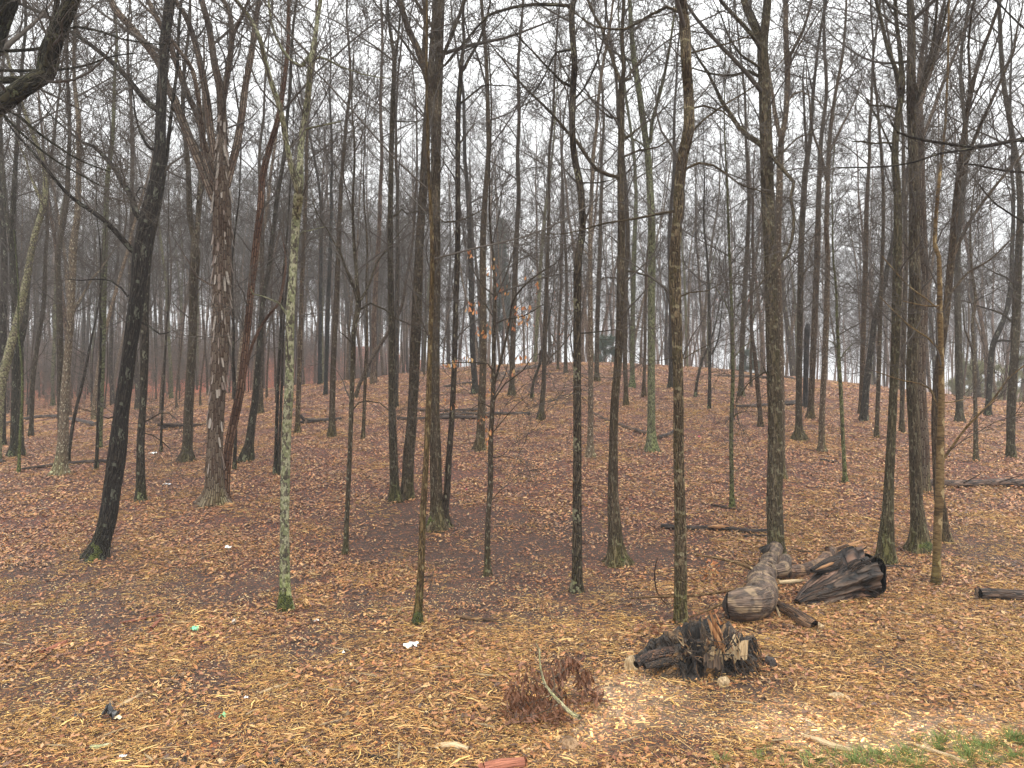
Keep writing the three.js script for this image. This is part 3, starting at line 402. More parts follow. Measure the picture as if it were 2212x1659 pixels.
T.t31 = tree('sapling', 'thin straight sapling with a green lichened middle, left of the big tall oak', 'sapling', 'lichen', '1581,1097,13 1581,1075,10 1580,1000,9 1580,920,9 1583,820,8 1582,720,7 1579,620,6 1576,553,6 1572,440,5', ['3>2 1582,905 1590,895 1602,890', '3>2 1581,780 1600,755 1625,735', '3>2 1581,690 1565,650 1545,620'], { H: 10, n: 6, spread: 0.16, tint: [0.5, 0.5, 0.4] });
T.t32 = tree('sapling', 'reddish thin trunk leaning left close left of the big tall oak', 'sapling', 'grey', '1643,921,14 1642,900,10 1638,850,10 1632,780,9 1626,736,8 1622,690,7 1625,620,6', [], { H: 10, tint: [0.8, 0.62, 0.55] });
T.t33 = tree('oak_tree', 'straight grey brown trunk rising from the far slope left of the big tall oak', 'tree', 'grey', '1600,857,16 1601,830,12 1603,753,11 1609,620,11 1613,553,10 1618,440,8', [], { tint: [0.8, 0.72, 0.65] });
T.t34 = tree('sapling', 'straight dark sapling on the right of two bent ones below the ridge', 'sapling', 'oak', '1532,884,9 1533,820,7 1533,753,7 1531,620,6 1526,540,5', ['4>3 1534,770 1545,750 1553,725 1557,690'], { H: 11 });
T.t35 = tree('sapling', 'dark sapling bowed to the right below the ridge, right of centre', 'sapling', 'oak', '1502,857,8 1504,835,6 1510,803,6 1518,775,5 1528,753,4', [], { H: 4.5, n: 3, spread: 0.2 });
T.t36 = tree('oak_tree', 'mossy ridged trunk with a hollow foot, leftmost of the large trunks near the right edge', 'tree', 'grey', '1913,1217,42 1914,1195,36 1915,1156,31 1918,1106,24 1920,1053,20 1925,953,18 1931,820,17 1936,686,19 1939,553,18 1939,433,16 1933,340,14 1938,267,14 1947,200,14 1947,182,17 1948,160,11 1943,100,9 1935,30,8', ['10>7 1945,190 1935,150 1918,107 1905,50 1891,-5', '5>3 1928,310 1912,308 1890,310 1862,305 1842,306', '5>3 1937,235 1910,228 1880,228 1870,212', '5>2 1933,340 1905,275 1880,230 1850,200'], { tint: [0.85, 0.85, 0.68], moss: 0.9 });
T.t37 = tree('oak_tree', 'widest grey trunk near the right edge with a mossy flared foot', 'tree', 'grey', '1985,1191,54 1985,1170,42 1984,1139,34 1981,1106,28 1980,1086,26 1976,953,24 1970,820,23 1975,686,25 1977,600,24 1974,533,22 1975,400,21 1970,267,19 1968,167,18 1969,67,17 1966,0,15', ['9>5 1980,220 1995,170 2010,120 2020,60 2025,0', '6>3 1964,33 1945,30 1925,15 1908,0', '9>5 1985,200 2010,150 2030,80 2050,0', '5>3 1966,60 1940,48 1915,5'], { tint: [0.98, 0.93, 0.82], moss: 0.7, moss2: [2.0, 2.0, 0.1], dens: 1.1 });
T.t37b = tree('hickory_tree', 'pale flaking trunk close right of the widest grey trunk near the right edge', 'tree', 'shag', '2000,1062,24 1999,1040,19 1997,953,18 1990,820,18 1995,686,17 2000,600,17 1995,533,16 1991,400,14 1991,333,13 1988,267,14 1986,200,12 1990,130,9 2000,50,8', ['10>6 1988,230 2008,150 2025,67 2042,-5', '9>5 1990,210 2020,130 2045,60 2070,0', '8>5 1992,300 2030,200 2065,110 2100,20'], { tint: [0.95, 0.92, 0.88] });
T.t38 = tree('oak_tree', 'brown trunk behind the yellowish birch with a mossy foot, its top leaning right', 'tree', 'grey', '2040,1170,32 2038,1145,24 2034,1106,21 2027,1053,20 2022,886,18 2030,780,16 2042,690,15 2053,580,15 2065,440,13 2075,350,11 2091,233,10 2115,130,8 2141,60,7', ['9>5 2070,400 2105,300 2150,200 2190,110', '8>5 2056,560 2100,470 2160,390 2212,330', '7>4 2085,270 2095,180 2092,100 2100,20', '6>3 2048,640 2090,590 2140,560 2200,500'], { tint: [0.85, 0.72, 0.62] });
// stands just outside the frame on the right; its boughs reach in
T.right = tree('oak_tree', 'long thin boughs reaching in from beyond the right edge, high up', 'tree', 'oak', '2330,1330,50 2330,1250,40 2325,1000,36 2322,700,34 2318,400,32 2310,200,28', ['9>4 2320,285 2212,300 2158,310 2108,317 2041,310 1995,303 1941,287 1925,267', '7>3 2200,303 2158,312 2091,323 2025,333 1975,350 1908,360 1808,362', '7>3 2320,330 2260,350 2212,372 2150,365 2100,355 2060,352', '6>3 2322,560 2260,520 2212,480 2150,440 2100,380', '6>3 2320,120 2250,90 2200,50 2140,-10'], { tint: [0.8, 0.76, 0.72], H: 14 });
T.t39 = tree('birch_tree', 'yellowish brown birch trunk with pale flecks near the right edge', 'tree', 'birch', '2022,1262,19 2023,1230,17 2027,1106,17 2029,1080,18 2032,953,15 2034,820,12 2031,686,11 2028,553,9 2020,533,9 2021,483,8 2028,400,7 2035,333,6 2042,267,5', ['6>3 2032,1000 2050,975 2090,920 2140,870 2180,815 2212,790', '5>2 2036,905 2010,840 1985,828 1950,822 1890,802', '5>2 2034,760 2005,730 1960,700 1900,640', '4>2 2030,670 2000,645 1960,615 1905,553', '4>2 2030,660 1995,660 1950,650', '3>2 2036,870 2060,868 2085,862'], { H: 12, n: 6, spread: 0.18, twigs: 2.6, tint: [0.8, 0.76, 0.7] });
T.t40 = tree('oak_tree', 'greyish thick trunk in the haze right of the yellowish birch', 'tree', 'grey', '2074,912,22 2073,890,16 2072,820,15 2070,720,14 2068,600,13 2072,480,11', [], { tint: [0.8, 0.8, 0.76] });
T.t41 = tree('slender_tree', 'thin crooked trunk standing alone on open litter near the right edge', 'young tree', 'smooth', '2109,996,13 2108,980,10 2107,880,8 2105,800,8 2103,736,7 2100,700,6 2107,640,6 2100,590,5', ['5>3 2104,770 2095,740 2085,715'], { H: 9, tint: [0.8, 0.75, 0.65] });
T.t42 = tree('oak_tree', 'grey trunk at the right edge with a thin stem at its foot', 'tree', 'grey', '2184,988,18 2183,960,16 2184,900,18 2186,853,18 2192,760,17 2195,686,17 2200,553,15 2204,440,12', ['6>3 2190,700 2170,680 2150,672 2110,660', '5>3 2196,620 2175,600 2150,590'], { tint: [0.72, 0.7, 0.65] });
T.t43 = tree('oak_tree', 'dark trunk forking right in front of the olive bushes', 'tree', 'oak', '2134,898,16 2135,870,12 2139,800,12 2145,745,12 2160,710,11 2175,670,10 2185,600,9', ['6>4 2146,738 2165,735 2195,738'], { tint: [0.8, 0.8, 0.8] });
// middle distance, below the ridge
const mid = (n, label, bark, stem, tint, o = {}) => tree(n, label, 'tree', bark, stem, o.limbs ?? [], { tint, ...o });
mid('hickory_tree', 'trunk with an orange leafed twig at its foot, left of the thin orange leafed oak', 'grey', '1036,973,26 1037,950,20 1040,886,17 1044,753,15 1043,553,14 1047,440,12 1055,330,10', [0.95, 0.85, 0.75]);
mid('oak_tree', 'dark trunk standing left of the grey heap of sawn logs', 'oak', '1027,850,20 1026,830,14 1021,753,12 1019,653,12 1017,553,12 1012,440,10', [0.85, 0.85, 0.9]);
mid('hickory_tree', 'grey brown trunk rising at the right end of the grey heap of sawn logs', 'grey', '1106,857,17 1106,830,12 1108,753,12 1111,653,12 1114,553,12 1120,440,10', [0.8, 0.72, 0.66]);
mid('sapling', 'bent dark sapling leaning right, left of a forked trunk near centre', 'oak', '1148,861,8 1150,840,6 1155,815,6 1168,782,5 1176,740,4', [0.9, 0.95, 0.8], { H: 5, n: 3 });
mid('oak_tree', 'trunk with a low branch sweeping right, just right of the bent dark sapling', 'grey', '1169,907,18 1170,885,13 1175,820,10 1177,720,10 1180,640,9 1183,553,8 1186,440,7', [0.8, 0.7, 0.62], { limbs: ['4>3 1178,790 1190,770 1208,755 1222,735'] });
mid('oak_tree', 'straight trunk on the ridge left of the dark wavy trunk', 'grey', '1222,807,10 1222,780,8 1222,720,7 1224,620,7 1222,540,6', [0.8, 0.7, 0.65]);
mid('oak_tree', 'brown trunk on the ridge between the dark wavy trunk and the furrowed scarred trunk', 'grey', '1290,824,14 1289,800,10 1290,720,10 1293,620,10 1296,540,9 1298,440,8', [0.8, 0.7, 0.62]);
mid('oak_tree', 'brown trunk half hidden behind the furrowed scarred trunk', 'grey', '1352,876,14 1352,850,10 1350,753,10 1352,620,10 1356,520,9', [0.85, 0.74, 0.64]);
mid('lichen_tree', 'greenish trunk with flared foot left of the green grey lichened trunk', 'lichen', '1365,837,16 1366,815,11 1366,740,10 1368,640,10 1370,540,10 1374,430,8', [0.6, 0.62, 0.56]);
mid('sapling', 'slim brown stem between the two lichened trunks centre right', 'grey', '1391,857,10 1391,830,8 1393,760,7 1394,680,6 1396,580,5', [0.85, 0.7, 0.6], { H: 13 });
mid('oak_tree', 'dark trunk close left of the deeply furrowed brown trunk, up on the slope', 'oak', '1448,837,14 1449,810,10 1450,720,10 1449,620,10 1446,520,9', [0.95, 0.9, 0.9]);
mid('sapling', 'thin stem beside the dark log end left of the V shaped pair', 'grey', '784,950,9 785,930,8 788,850,7 790,790,7 793,720,6 791,620,5', [0.8, 0.7, 0.6], { H: 13 });
mid('hickory_tree', 'brown trunk in front of the dark log with a ragged root end', 'grey', '716,943,20 717,920,15 719,820,12 722,740,12 725,686,12 730,560,11 735,440,9', [0.85, 0.76, 0.7]);
mid('hickory_tree', 'light brown trunk directly right of the lichen covered trunk, further back', 'grey', '643,937,14 643,915,11 646,820,10 648,753,10 651,650,9 655,553,9 660,440,8', [1, 0.85, 0.75]);
mid('oak_tree', 'left one of two near black trunks on the far slope, centre left', 'oak', '691,831,11 691,800,9 692,700,8 693,600,8 694,500,7', [0.55, 0.6, 0.7]);
mid('oak_tree', 'right one of two near black trunks on the far slope, centre left', 'oak', '703,854,12 704,830,9 706,750,9 709,650,9 713,553,8 716,440,7', [0.6, 0.65, 0.72]);
mid('oak_tree', 'greenish trunk behind thin stems left of the dark leaning oak', 'lichen', '215,968,12 216,945,10 220,820,11 223,686,12 226,553,12 230,430,10', [0.5, 0.52, 0.45]);
mid('sapling', 'dark sapling standing at the end of the long dark branch on far left', 'oak', '208,1014,9 209,990,7 214,850,6 218,740,5', [0.8, 0.8, 0.75], { H: 8, n: 4 });
mid('sapling', 'thin mossy sapling in front of the dark forked trunk near the left edge', 'lichen', '40,1021,8 41,1000,6 44,930,6 48,850,5', [0.5, 0.55, 0.35], { H: 6, n: 3 });
mid('oak_tree', 'trunk in the thicket between the forked trunk and the pale root footed trunk', 'grey', '67,943,11 68,915,9 71,820,10 82,740,9 95,650,9 98,553,8', [0.65, 0.62, 0.58]);
mid('sapling', 'slim stem left of the grey brown trunk, right of the lichen spotted dark trunk', 'oak', '348,977,7 348,950,5 352,860,5 356,780,4', [0.8, 0.72, 0.66], { H: 8, n: 4 });
mid('sapling', 'slim dark stem standing behind the brown stem of the shaggy hickory', 'oak', '507,1014,9 507,990,8 509,940,7 508,860,7 504,780,6', [0.7, 0.66, 0.62], { H: 11 });
mid('oak_tree', 'brown trunk in the gap between the leaning flecked trunk and the two thin saplings', 'grey', '562,893,16 562,870,13 564,800,11 566,700,11 566,580,10', [0.75, 0.66, 0.62]);
mid('oak_tree', 'half hidden trunk beside the left stem of the V shaped pair', 'oak', '855,880,12 856,850,10 857,760,10 858,650,10 859,540,9', [0.9, 0.85, 0.8]);
mid('lichen_tree', 'crooked trunk leaning right across the gap left of the V shaped pair', 'grey', '768,860,9 775,835,8 800,780,8 828,735,8 850,700,7 868,660,7 878,600,6', [0.75, 0.65, 0.6]);
mid('maple_tree', 'slim trunk behind the mossy ridged trunk near the right edge', 'grey', '1893,945,11 1894,920,9 1898,820,9 1901,700,9 1905,580,8', [0.85, 0.75, 0.66]);
mid('oak_tree', 'slim trunk behind and left of the widest grey trunk near the right edge', 'grey', '1948,935,12 1948,905,10 1950,820,10 1953,700,10 1957,580,9', [0.85, 0.77, 0.7]);

// ---------------------------------------------------------------- bare trees further back: a few grown here, the rest copies of them
function growTree(name, seed, H, r, bark, tint, n, o = {}) {
  R = rngOf(seed); const g = thing(name, [0, 0, 0]), pts = [[0, -0.4, 0, r * 1.5], [0, 0.1, 0, r * 1.35], [0, 0.7, 0, r]]; let p = [0, 0.7, 0], d = [rr(-0.06, 0.06), 1, rr(-0.06, 0.06)];
  while (p[1] < H) { const j = rdir(); d = nrm([d[0] * 0.93 + j[0] * 0.07, d[1] + 0.05, d[2] * 0.93 + j[2] * 0.07]); p = add(p, d, 1); pts.push([...p, Math.max(0.012, r * (1 - 0.93 * (p[1] / H) ** 1.3))]); }
  const path = catmull(pts, 0.5), A = { b: new Build(), s: [], skip: 0.4 }; part('trunk', new Build().tube(path, 7, { color: footColor(tint, 0.5, seed), shape: barkShape(seed, 0, 0.8) }).geo(), barks[bark], g);
  const limbs = autoLimbs(path, (o.h0 ?? 0.4) * H, n, (o.spread ?? 0.22) * H);
  for (const l of limbs) { A.b.tube(l, 4); clothe(A, l, 0.15, o.gap ?? 1.15, 1.6, 1.3); }
  clothe(A, path.filter((q) => q[1] > 0.3 * H), 0, 2.4, 1.1, 1.1);
  part('branches', A.b.geo(), twigMat, g, 'stuff'); inst('twigs', sprays[seed % 6], twigMat, A.s, g); return g;
}
const heroes = [...scene.children].filter((o) => o.isGroup).map((o) => [o.position.x, o.position.z]);
const taken = heroes.slice();
const clear = (x, z, r) => { for (const q of taken) if (Math.hypot(q[0] - x, q[1] - z) < r) return false; return true; };
const KINDS = [['oak_tree', 301, 20, 0.125, 'grey', [1.15, 1.02, 0.92], 14], ['oak_tree', 302, 21, 0.15, 'oak', [1.3, 1.2, 1.12], 15], ['hickory_tree', 303, 22, 0.12, 'shag', [1.0, 0.88, 0.78], 13], ['maple_tree', 304, 18, 0.1, 'smooth', [1.3, 1.15, 1.0], 13], ['oak_tree', 305, 19, 0.11, 'lichen', [0.75, 0.73, 0.62], 12], ['maple_tree', 306, 17, 0.08, 'grey', [1.3, 1.1, 0.98], 12]];
const protos = KINDS.map((k) => { const g = growTree(...k); tag(g, 'slender bare forest tree among the many hazy ones behind the nearer trunks', 'tree', 'hazy bare trees behind the nearer trunks'); return g; });
const SAP = [['sapling', 321, 8, 0.04, 'grey', [0.7, 0.6, 0.55], 6, { spread: 0.2 }], ['sapling', 322, 6, 0.03, 'oak', [0.9, 0.8, 0.75], 5, { spread: 0.22 }], ['sapling', 323, 10, 0.05, 'smooth', [0.7, 0.6, 0.54], 7, { spread: 0.17 }]];
const saps = SAP.map((k) => { const g = growTree(...k); tag(g, 'thin bare sapling in the crowded thicket of the far left slope', 'sapling', 'thin saplings in the thicket on the left'); return g; });
function scatter(list, count, seed, where, gap) {
  const rnd = rngOf(seed); let made = 0;
  for (let tries = 0; tries < count * 60 && made < count; tries++) {
    const d = where[0] + (where[1] - where[0]) * Math.sqrt(rnd()), px = lerp(where[2], where[3], rnd()), x = ((px - CX) * d) / F, z = -d; if (!clear(x, z, gap)) continue;
    if (where[4] && !where[4](px, d)) continue; taken.push([x, z]);
    const k = Math.floor(rnd() * list.length), p = list[k]; let o = p;
    if (p.userData.set) { o = p.clone(); o.name = numbered(p.name.replace(/_\d+$/, '')); o.userData = { label: p.userData.label, category: p.userData.category, group: p.userData.group }; scene.add(o); } else p.userData.set = true;
    const s = 0.8 + 0.4 * rnd(); o.position.set(x, terrain(x, z) - 0.05, z); o.rotation.y = rnd() * 6.28; o.rotation.z = (rnd() - 0.5) * 0.09; o.rotation.x = (rnd() - 0.5) * 0.05; o.scale.set(s, s * (0.92 + 0.16 * rnd()), s); made++;
  }
}
scatter(protos, 190, 41, [30, 78, -160, 2380, (px, d) => d > (px < 820 ? 33 : px < 1000 ? 42 : px < 1880 ? 47 : 40)], 2.0);
scatter(saps, 100, 43, [27, 62, -120, 1000, (px, d) => d > (px < 330 ? 27 : px < 700 ? 33 : 42)], 1.0);
for (const p of [...protos, ...saps]) delete p.userData.set;
// the woods beyond, too many to tell apart
{
  const woods = thing('distant_woods', [0, 0, 0]); tag(woods, 'far bare woods that read as one hazy grey mass behind all trunks', 'woods', null, 'stuff');
  const coarse = [1, 2, 3].map((k) => spray(260 + k, 6, 2, 1.5)), rnd = rngOf(77);
  const vars = [0, 1, 2, 3, 4].map((k) => {
    R = rngOf(500 + k); const H = 18 + k, r = 0.085 + 0.02 * (k % 3), pts = [[0, -1, 0, r * 1.3], [0, 0.6, 0, r]]; let p = [0, 0.6, 0], d = [rr(-0.08, 0.08), 1, 0];
    while (p[1] < H) { const j = rdir(); d = nrm([d[0] * 0.9 + j[0] * 0.09, d[1] + 0.05, d[2] * 0.9 + j[2] * 0.09]); p = add(p, d, 1.3); pts.push([...p, Math.max(0.015, r * (1 - 0.92 * (p[1] / H) ** 1.3))]); }
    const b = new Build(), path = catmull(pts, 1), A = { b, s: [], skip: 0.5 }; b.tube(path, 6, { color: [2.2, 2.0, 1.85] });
    for (const l of autoLimbs(path, 0.3 * H, 14, 0.24 * H)) { b.tube(l, 3); clothe(A, l, 0.2, 2.8, 1.8, 1.5); }
    clothe(A, path.filter((q) => q[1] > 6), 0, 4, 1.4, 1.3);
    return mergeGeometries([b.geo(), ...A.s.map((m, i) => coarse[i % 3].clone().applyMatrix4(m))]).applyMatrix4(new THREE.Matrix4());
  });
  const lists = vars.map(() => []);
  for (let i = 0; i < 1000; i++) {
    const d = Math.sqrt(lerp(62 * 62, 165 * 165, rnd())), x = lerp(-0.78, 0.78, rnd()) * d, s = 0.8 + 0.4 * rnd(); if (x > -0.12 * d && rnd() < 0.42) continue;
    lists[i % 5].push(new THREE.Matrix4().compose(new THREE.Vector3(x, terrain(x, -d), -d), new THREE.Quaternion().setFromEuler(new THREE.Euler((rnd() - 0.5) * 0.06, rnd() * 6.28, (rnd() - 0.5) * 0.1)), new THREE.Vector3(s, s, s)));
  }
  vars.forEach((g, k) => inst('trees', g, twigMat, lists[k], woods));
}
{ // brush that fills the far left slope
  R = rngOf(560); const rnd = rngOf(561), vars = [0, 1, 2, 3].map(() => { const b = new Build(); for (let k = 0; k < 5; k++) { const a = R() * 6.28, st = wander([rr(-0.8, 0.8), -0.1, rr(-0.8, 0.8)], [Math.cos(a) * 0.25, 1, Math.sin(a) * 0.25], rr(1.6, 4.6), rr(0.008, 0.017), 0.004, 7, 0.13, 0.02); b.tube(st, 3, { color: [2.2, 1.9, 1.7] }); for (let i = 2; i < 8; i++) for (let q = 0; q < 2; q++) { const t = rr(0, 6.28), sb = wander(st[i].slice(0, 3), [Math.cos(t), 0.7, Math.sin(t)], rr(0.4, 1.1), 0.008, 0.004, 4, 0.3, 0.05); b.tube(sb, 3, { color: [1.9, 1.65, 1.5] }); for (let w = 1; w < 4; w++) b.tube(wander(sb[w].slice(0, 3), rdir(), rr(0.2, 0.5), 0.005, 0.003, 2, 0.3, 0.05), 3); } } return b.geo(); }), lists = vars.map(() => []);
  for (let i = 0; i < 900; i++) { const d = Math.sqrt(lerp(42 * 42, 125 * 125, rnd())), px = lerp(-150, 1010, rnd()), x = ((px - CX) * d) / F; if (d < 42 + 22 * smooth(250, 900, px) + 8 * rnd()) continue; const s = 0.7 + 0.7 * rnd(); lists[i % 4].push(new THREE.Matrix4().compose(new THREE.Vector3(x, terrain(x, -d), -d), new THREE.Quaternion().setFromAxisAngle(UP, rnd() * 6.28), new THREE.Vector3(s, s, s))); }
  const g = thing('undergrowth', [0, 0, 0]); tag(g, 'brown brushy undergrowth filling the far left slope', null, null, 'stuff'); vars.forEach((v, k) => inst('brush_stems', v, twigMat, lists[k], g));
}
// ---------------------------------------------------------------- a lattice mast, evergreens and bushes beyond the ridge
{
  const d = 120, b = at(1510, 812, d), g = thing('lattice_mast', [b[0], terrain(b[0], -d), -d]); tag(g, 'pale grey steel lattice mast glimpsed between trunks beyond the ridge', 'mast');
  const steel = plain('galvanised_steel', 0.62, 0.64, 0.64, 0.5), H = 22, w = (t) => lerp(1.7, 0.5, t), c = [[-1, -1], [1, -1], [1, 1], [-1, 1]], P = (k, t) => [c[k % 4][0] * w(t), H * t, c[k % 4][1] * w(t)];
  const bar = (a, e, r) => new Build().tube([[...a, r], [...e, r]], 5).geo();
  for (let k = 0; k < 4; k++) part('mast_leg', bar(P(k, 0), P(k, 1), 0.09), steel, g);
  const n = 8; for (let i = 0; i < n; i++) { const br = []; for (let k = 0; k < 4; k++) { const a = i / n, e = (i + 1) / n; br.push(bar(P(k, a), P(k + 1, e), 0.045), bar(P(k + 1, a), P(k, e), 0.045), bar(P(k, e), P(k + 1, e), 0.04)); } part('bracing', mergeGeometries(br), steel, g); }
}
function needleTuft(seed) { R = rngOf(seed); const b = new Build(); for (let k = 0; k < 60; k++) { const d = rdir(), s = add([0, 0, 0], rdir(), 0.08); b.tube([[...s, 0.006], [...add(s, add(d, [0, 0.3, 0]), rr(0.12, 0.22)), 0.002]], 3); } return b.geo(); }
const tuft = needleTuft(900), pineMat = plain('pine_needles', 0.07, 0.1, 0.06), oliveMat = plain('olive_leaves', 0.22, 0.21, 0.09, 0.9);
function evergreen(label, x, y, d, h, w, mat, name, seed, dens = 1) {
  const q = at(x, y, d), g = thing(name, [q[0], terrain(q[0], -d), -d]); tag(g, label, name.includes('pine') ? 'tree' : 'bush'); R = rngOf(seed); const s = [], b = new Build();
  b.tube(wander([0, -0.2, 0], [0, 1, 0], h, 0.05 + h * 0.006, 0.015, 8, 0.06, 0.02), 6); const rows = Math.round(h * 5 * dens);
  for (let i = 0; i < rows; i++) { const t = (i + R()) / rows, y0 = h * (name.includes('pine') ? lerp(0.35, 1, t) : t * 0.9), rad = w * (name.includes('pine') ? (1 - t) * 0.9 + 0.15 : Math.sqrt(Math.max(0.05, 1 - t * t)));
    for (let k = 0; k < 3; k++) { const a = R() * 6.28, L = rad * rr(0.5, 1.1), e = [Math.cos(a) * L, y0 + L * 0.15, Math.sin(a) * L]; b.tube([[0, y0, 0, 0.012], [...e, 0.005]], 3); for (let j = 0; j < 5; j++) s.push(placed([e[0] * rr(0.4, 1.05), e[1] + rr(-0.12, 0.12), e[2] * rr(0.4, 1.05)], rdir(), R() * 6.28, rr(1.0, 2.0))); } }
  part('stems', b.geo(), twigMat, g); inst('foliage', tuft, mat, s, g); return g;
}
evergreen('tall dark green pine crown seen between trunks above the grey log heap', 1082, 800, 78, 18, 1.8, pineMat, 'pine_tree', 911, 0.8);
evergreen('low dark evergreen on the ridge right of the dark wavy trunk', 1308, 800, 58, 3.6, 1.5, pineMat, 'evergreen_bush', 912, 0.5);
evergreen('dark evergreen behind the ridge left of the big tall oak', 1620, 830, 70, 5.5, 2.2, pineMat, 'evergreen_bush', 913, 0.5);
[[2095, 66, 6, 2.6], [2140, 62, 5.4, 3], [2215, 66, 6.4, 3], [2060, 74, 5, 2.8]].forEach(([x, d, h, w], i) => evergreen(['rounded olive green bush left of the dark forked trunk at right', 'tallest olive green bush directly behind the dark forked trunk at right', 'olive green bush cut by the right edge', 'hazy olive bush furthest back behind the greyish thick trunk'][i], x, 860, d, h, w, oliveMat, 'olive_bush', 920 + i, 0.5));

// ---------------------------------------------------------------- fallen wood
function fallen(name, label, cat, px, mat, o = {}) {
  R = rngOf(2000 + label.length * 17 + parse(px)[0][0]); const q = parse(px).map(([x, y, w, up]) => { const g = ground(x, y + w / 2), r = (w / 2) * g[3] / F; return [g[0], g[1] + r * 0.8 + (up ?? 0), g[2], r]; });
  const b = q[0], g = thing(name, [b[0], b[1] - b[3], b[2]]); tag(g, label, cat, o.group); const loc = q.map((p) => [p[0] - b[0], p[1] - b[1] + b[3], p[2] - b[2], p[3]]);
  const fine = catmull(loc, 0.18).map((p, i) => add(p, [0.35 * p[3] * noise2(i * 0.3, 1, 5), 0.25 * p[3] * noise2(i * 0.3, 2, 5), 0.3 * p[3] * noise2(i * 0.3, 3, 5)]).concat(p[3])).map((p) => p.slice(0, 4));
  part(o.body ?? 'bark', new Build().tube(fine, fine[0][3] > 0.1 ? 16 : 8, { shape: barkShape(Math.floor(R() * 999), 0, 0), color: o.tint ?? [1, 1, 1], smooth: true }).geo(), mat, g);
  const ends = [[fine[0], nrm(sub(fine[0], fine[1]))], [fine[fine.length - 1], nrm(sub(fine[fine.length - 1], fine[fine.length - 2]))]];
  ends.forEach(([p, t], k) => {
    const e = o.ends?.[k] ?? woodEnd; if (!e) return; let X = nrm(cross(Math.abs(t[1]) > 0.9 ? [1, 0, 0] : [0, 1, 0], t)), Y = cross(t, X), n = 11, ring = [], c = add(p, t, o.jag ? p[3] * 0.7 : 0.004);
    for (let j = 0; j < n; j++) { const a = (j / n) * 6.283; ring.push(add(add(add(p, X, Math.cos(a) * p[3] * 0.97), Y, Math.sin(a) * p[3] * 0.97), t, 0.003 + (o.jag ?? 0) * p[3] * R())); }
    part('broken_end', new Build().poly([...ring, c], ring.map((_, j) => [j, (j + 1) % n, n])).geo(), e, g);
  });
  for (const s of o.stubs ?? []) { const p = fine[Math.floor(s[0] * (fine.length - 1))]; part('branch_stub', new Build().tube(wander([p[0], p[1], p[2]], s[1], s[2], s[3], s[3] * 0.55, 5, 0.12, 0), 7, { color: o.tint ?? [1, 1, 1] }).geo(), mat, g); }
  return { g, fine };
}
const hollow = woodMat('black_hollow_wood', [0.012, 0.01, 0.009], [0.05, 0.035, 0.025]), woodEnd = woodMat('weathered_end_grain', [0.05, 0.035, 0.025], [0.17, 0.11, 0.07]);
const FL = 'fallen_log', ST = 'fallen_stick';
fallen(FL, 'dark log with ragged root end lying on the slope left of the V shaped pair', 'log', '662,910,15 680,908,11 700,907,10 738,903,9', barks.dead, { jag: 1, stubs: [[0, [-0.5, 0.7, 0.4], 0.35, 0.06], [0.02, [-0.8, -0.1, 0.6], 0.3, 0.06], [0.04, [-0.4, 0.9, -0.3], 0.3, 0.05]] });
fallen(FL, 'lowest and thickest log of the row lying behind the big central trunk', 'log', '860,904,9 900,904,9 960,901,9 1010,902,9 1060,900,8', barks.dead, { tint: [0.8, 0.75, 0.75] });
fallen(FL, 'long middle log of the row behind the big central trunk, pointing right to bare ground', 'log', '952,896,7 1000,893,8 1060,893,8 1100,894,7 1146,893,8', barks.dead);
fallen(FL, 'topmost log of the row lying behind the big central trunk', 'log', '900,884,7 940,886,7 990,886,7 1052,885,8', barks.dead, { tint: [0.9, 0.8, 0.75] });
fallen(FL, 'broken pole log with a bare pale split, pointing down to the green grey lichened trunk', 'log', '1281,892,5 1310,906,6 1345,920,8 1375,929,9 1398,936,11', barks.dead, { tint: [1.4, 1.2, 1.0], ends: [null, freshWood], jag: 1 });
fallen(FL, 'short black log piece right of the green grey lichened trunk', 'log', '1424,945,9 1438,939,9 1453,932,8', barks.dead, { tint: [0.6, 0.55, 0.55] });
fallen(FL, 'dark log with orange splintered left end on the slope beside the big tall oak', 'log', '1594,878,8 1620,876,9 1660,874,9 1718,872,9', barks.dead, { ends: [freshWood, woodEnd], jag: 2.4, tint: [0.75, 0.7, 0.68] });
fallen(FL, 'dark log lying behind the orange splintered log on the slope', 'log', '1690,868,6 1720,866,6 1745,865,5', barks.dead, { tint: [0.7, 0.66, 0.66] });
fallen(FL, 'long log lying along the ridge crest left of the big tall oak', 'log', '1541,811,6 1580,812,7 1620,813,7 1658,815,8', barks.dead, { tint: [1, 0.9, 0.85], ends: [paleWood, woodEnd] });
fallen(FL, 'dark log end on the crest just right of the big tall oak', 'log', '1684,813,7 1700,815,7 1716,818,7', barks.dead, { tint: [0.7, 0.66, 0.66] });
['topmost pale pole of the grey heap of sawn logs below the ridge|1075,808,6 1110,799,6 1150,791,5 1187,784,5', 'middle pale pole of the grey heap of sawn logs below the ridge|1068,815,7 1100,806,7 1125,799,6 1165,790,6', 'lowest pale pole of the grey heap of sawn logs below the ridge|1062,822,8 1085,816,8 1118,809,6', 'pole running right along the crest from the grey heap of sawn logs|1165,787,5 1190,783,5 1212,782,4'].forEach((s) => { const [l, p] = s.split('|'); fallen(FL, l, 'log', p, barks.dead, { tint: [1.7, 1.6, 1.5], group: null }); });
fallen(FL, 'thick dark log lying at the top of the slope behind the thin orange leafed oak', 'log', '1040,783,10 1065,781,11 1100,780,11', barks.dead, { tint: [0.6, 0.58, 0.55] });
fallen(FL, 'dark poles end sticking out left under the grey heap of sawn logs', 'log', '960,835,5 1000,828,5 1030,826,5', barks.dead, { tint: [0.7, 0.65, 0.62] });
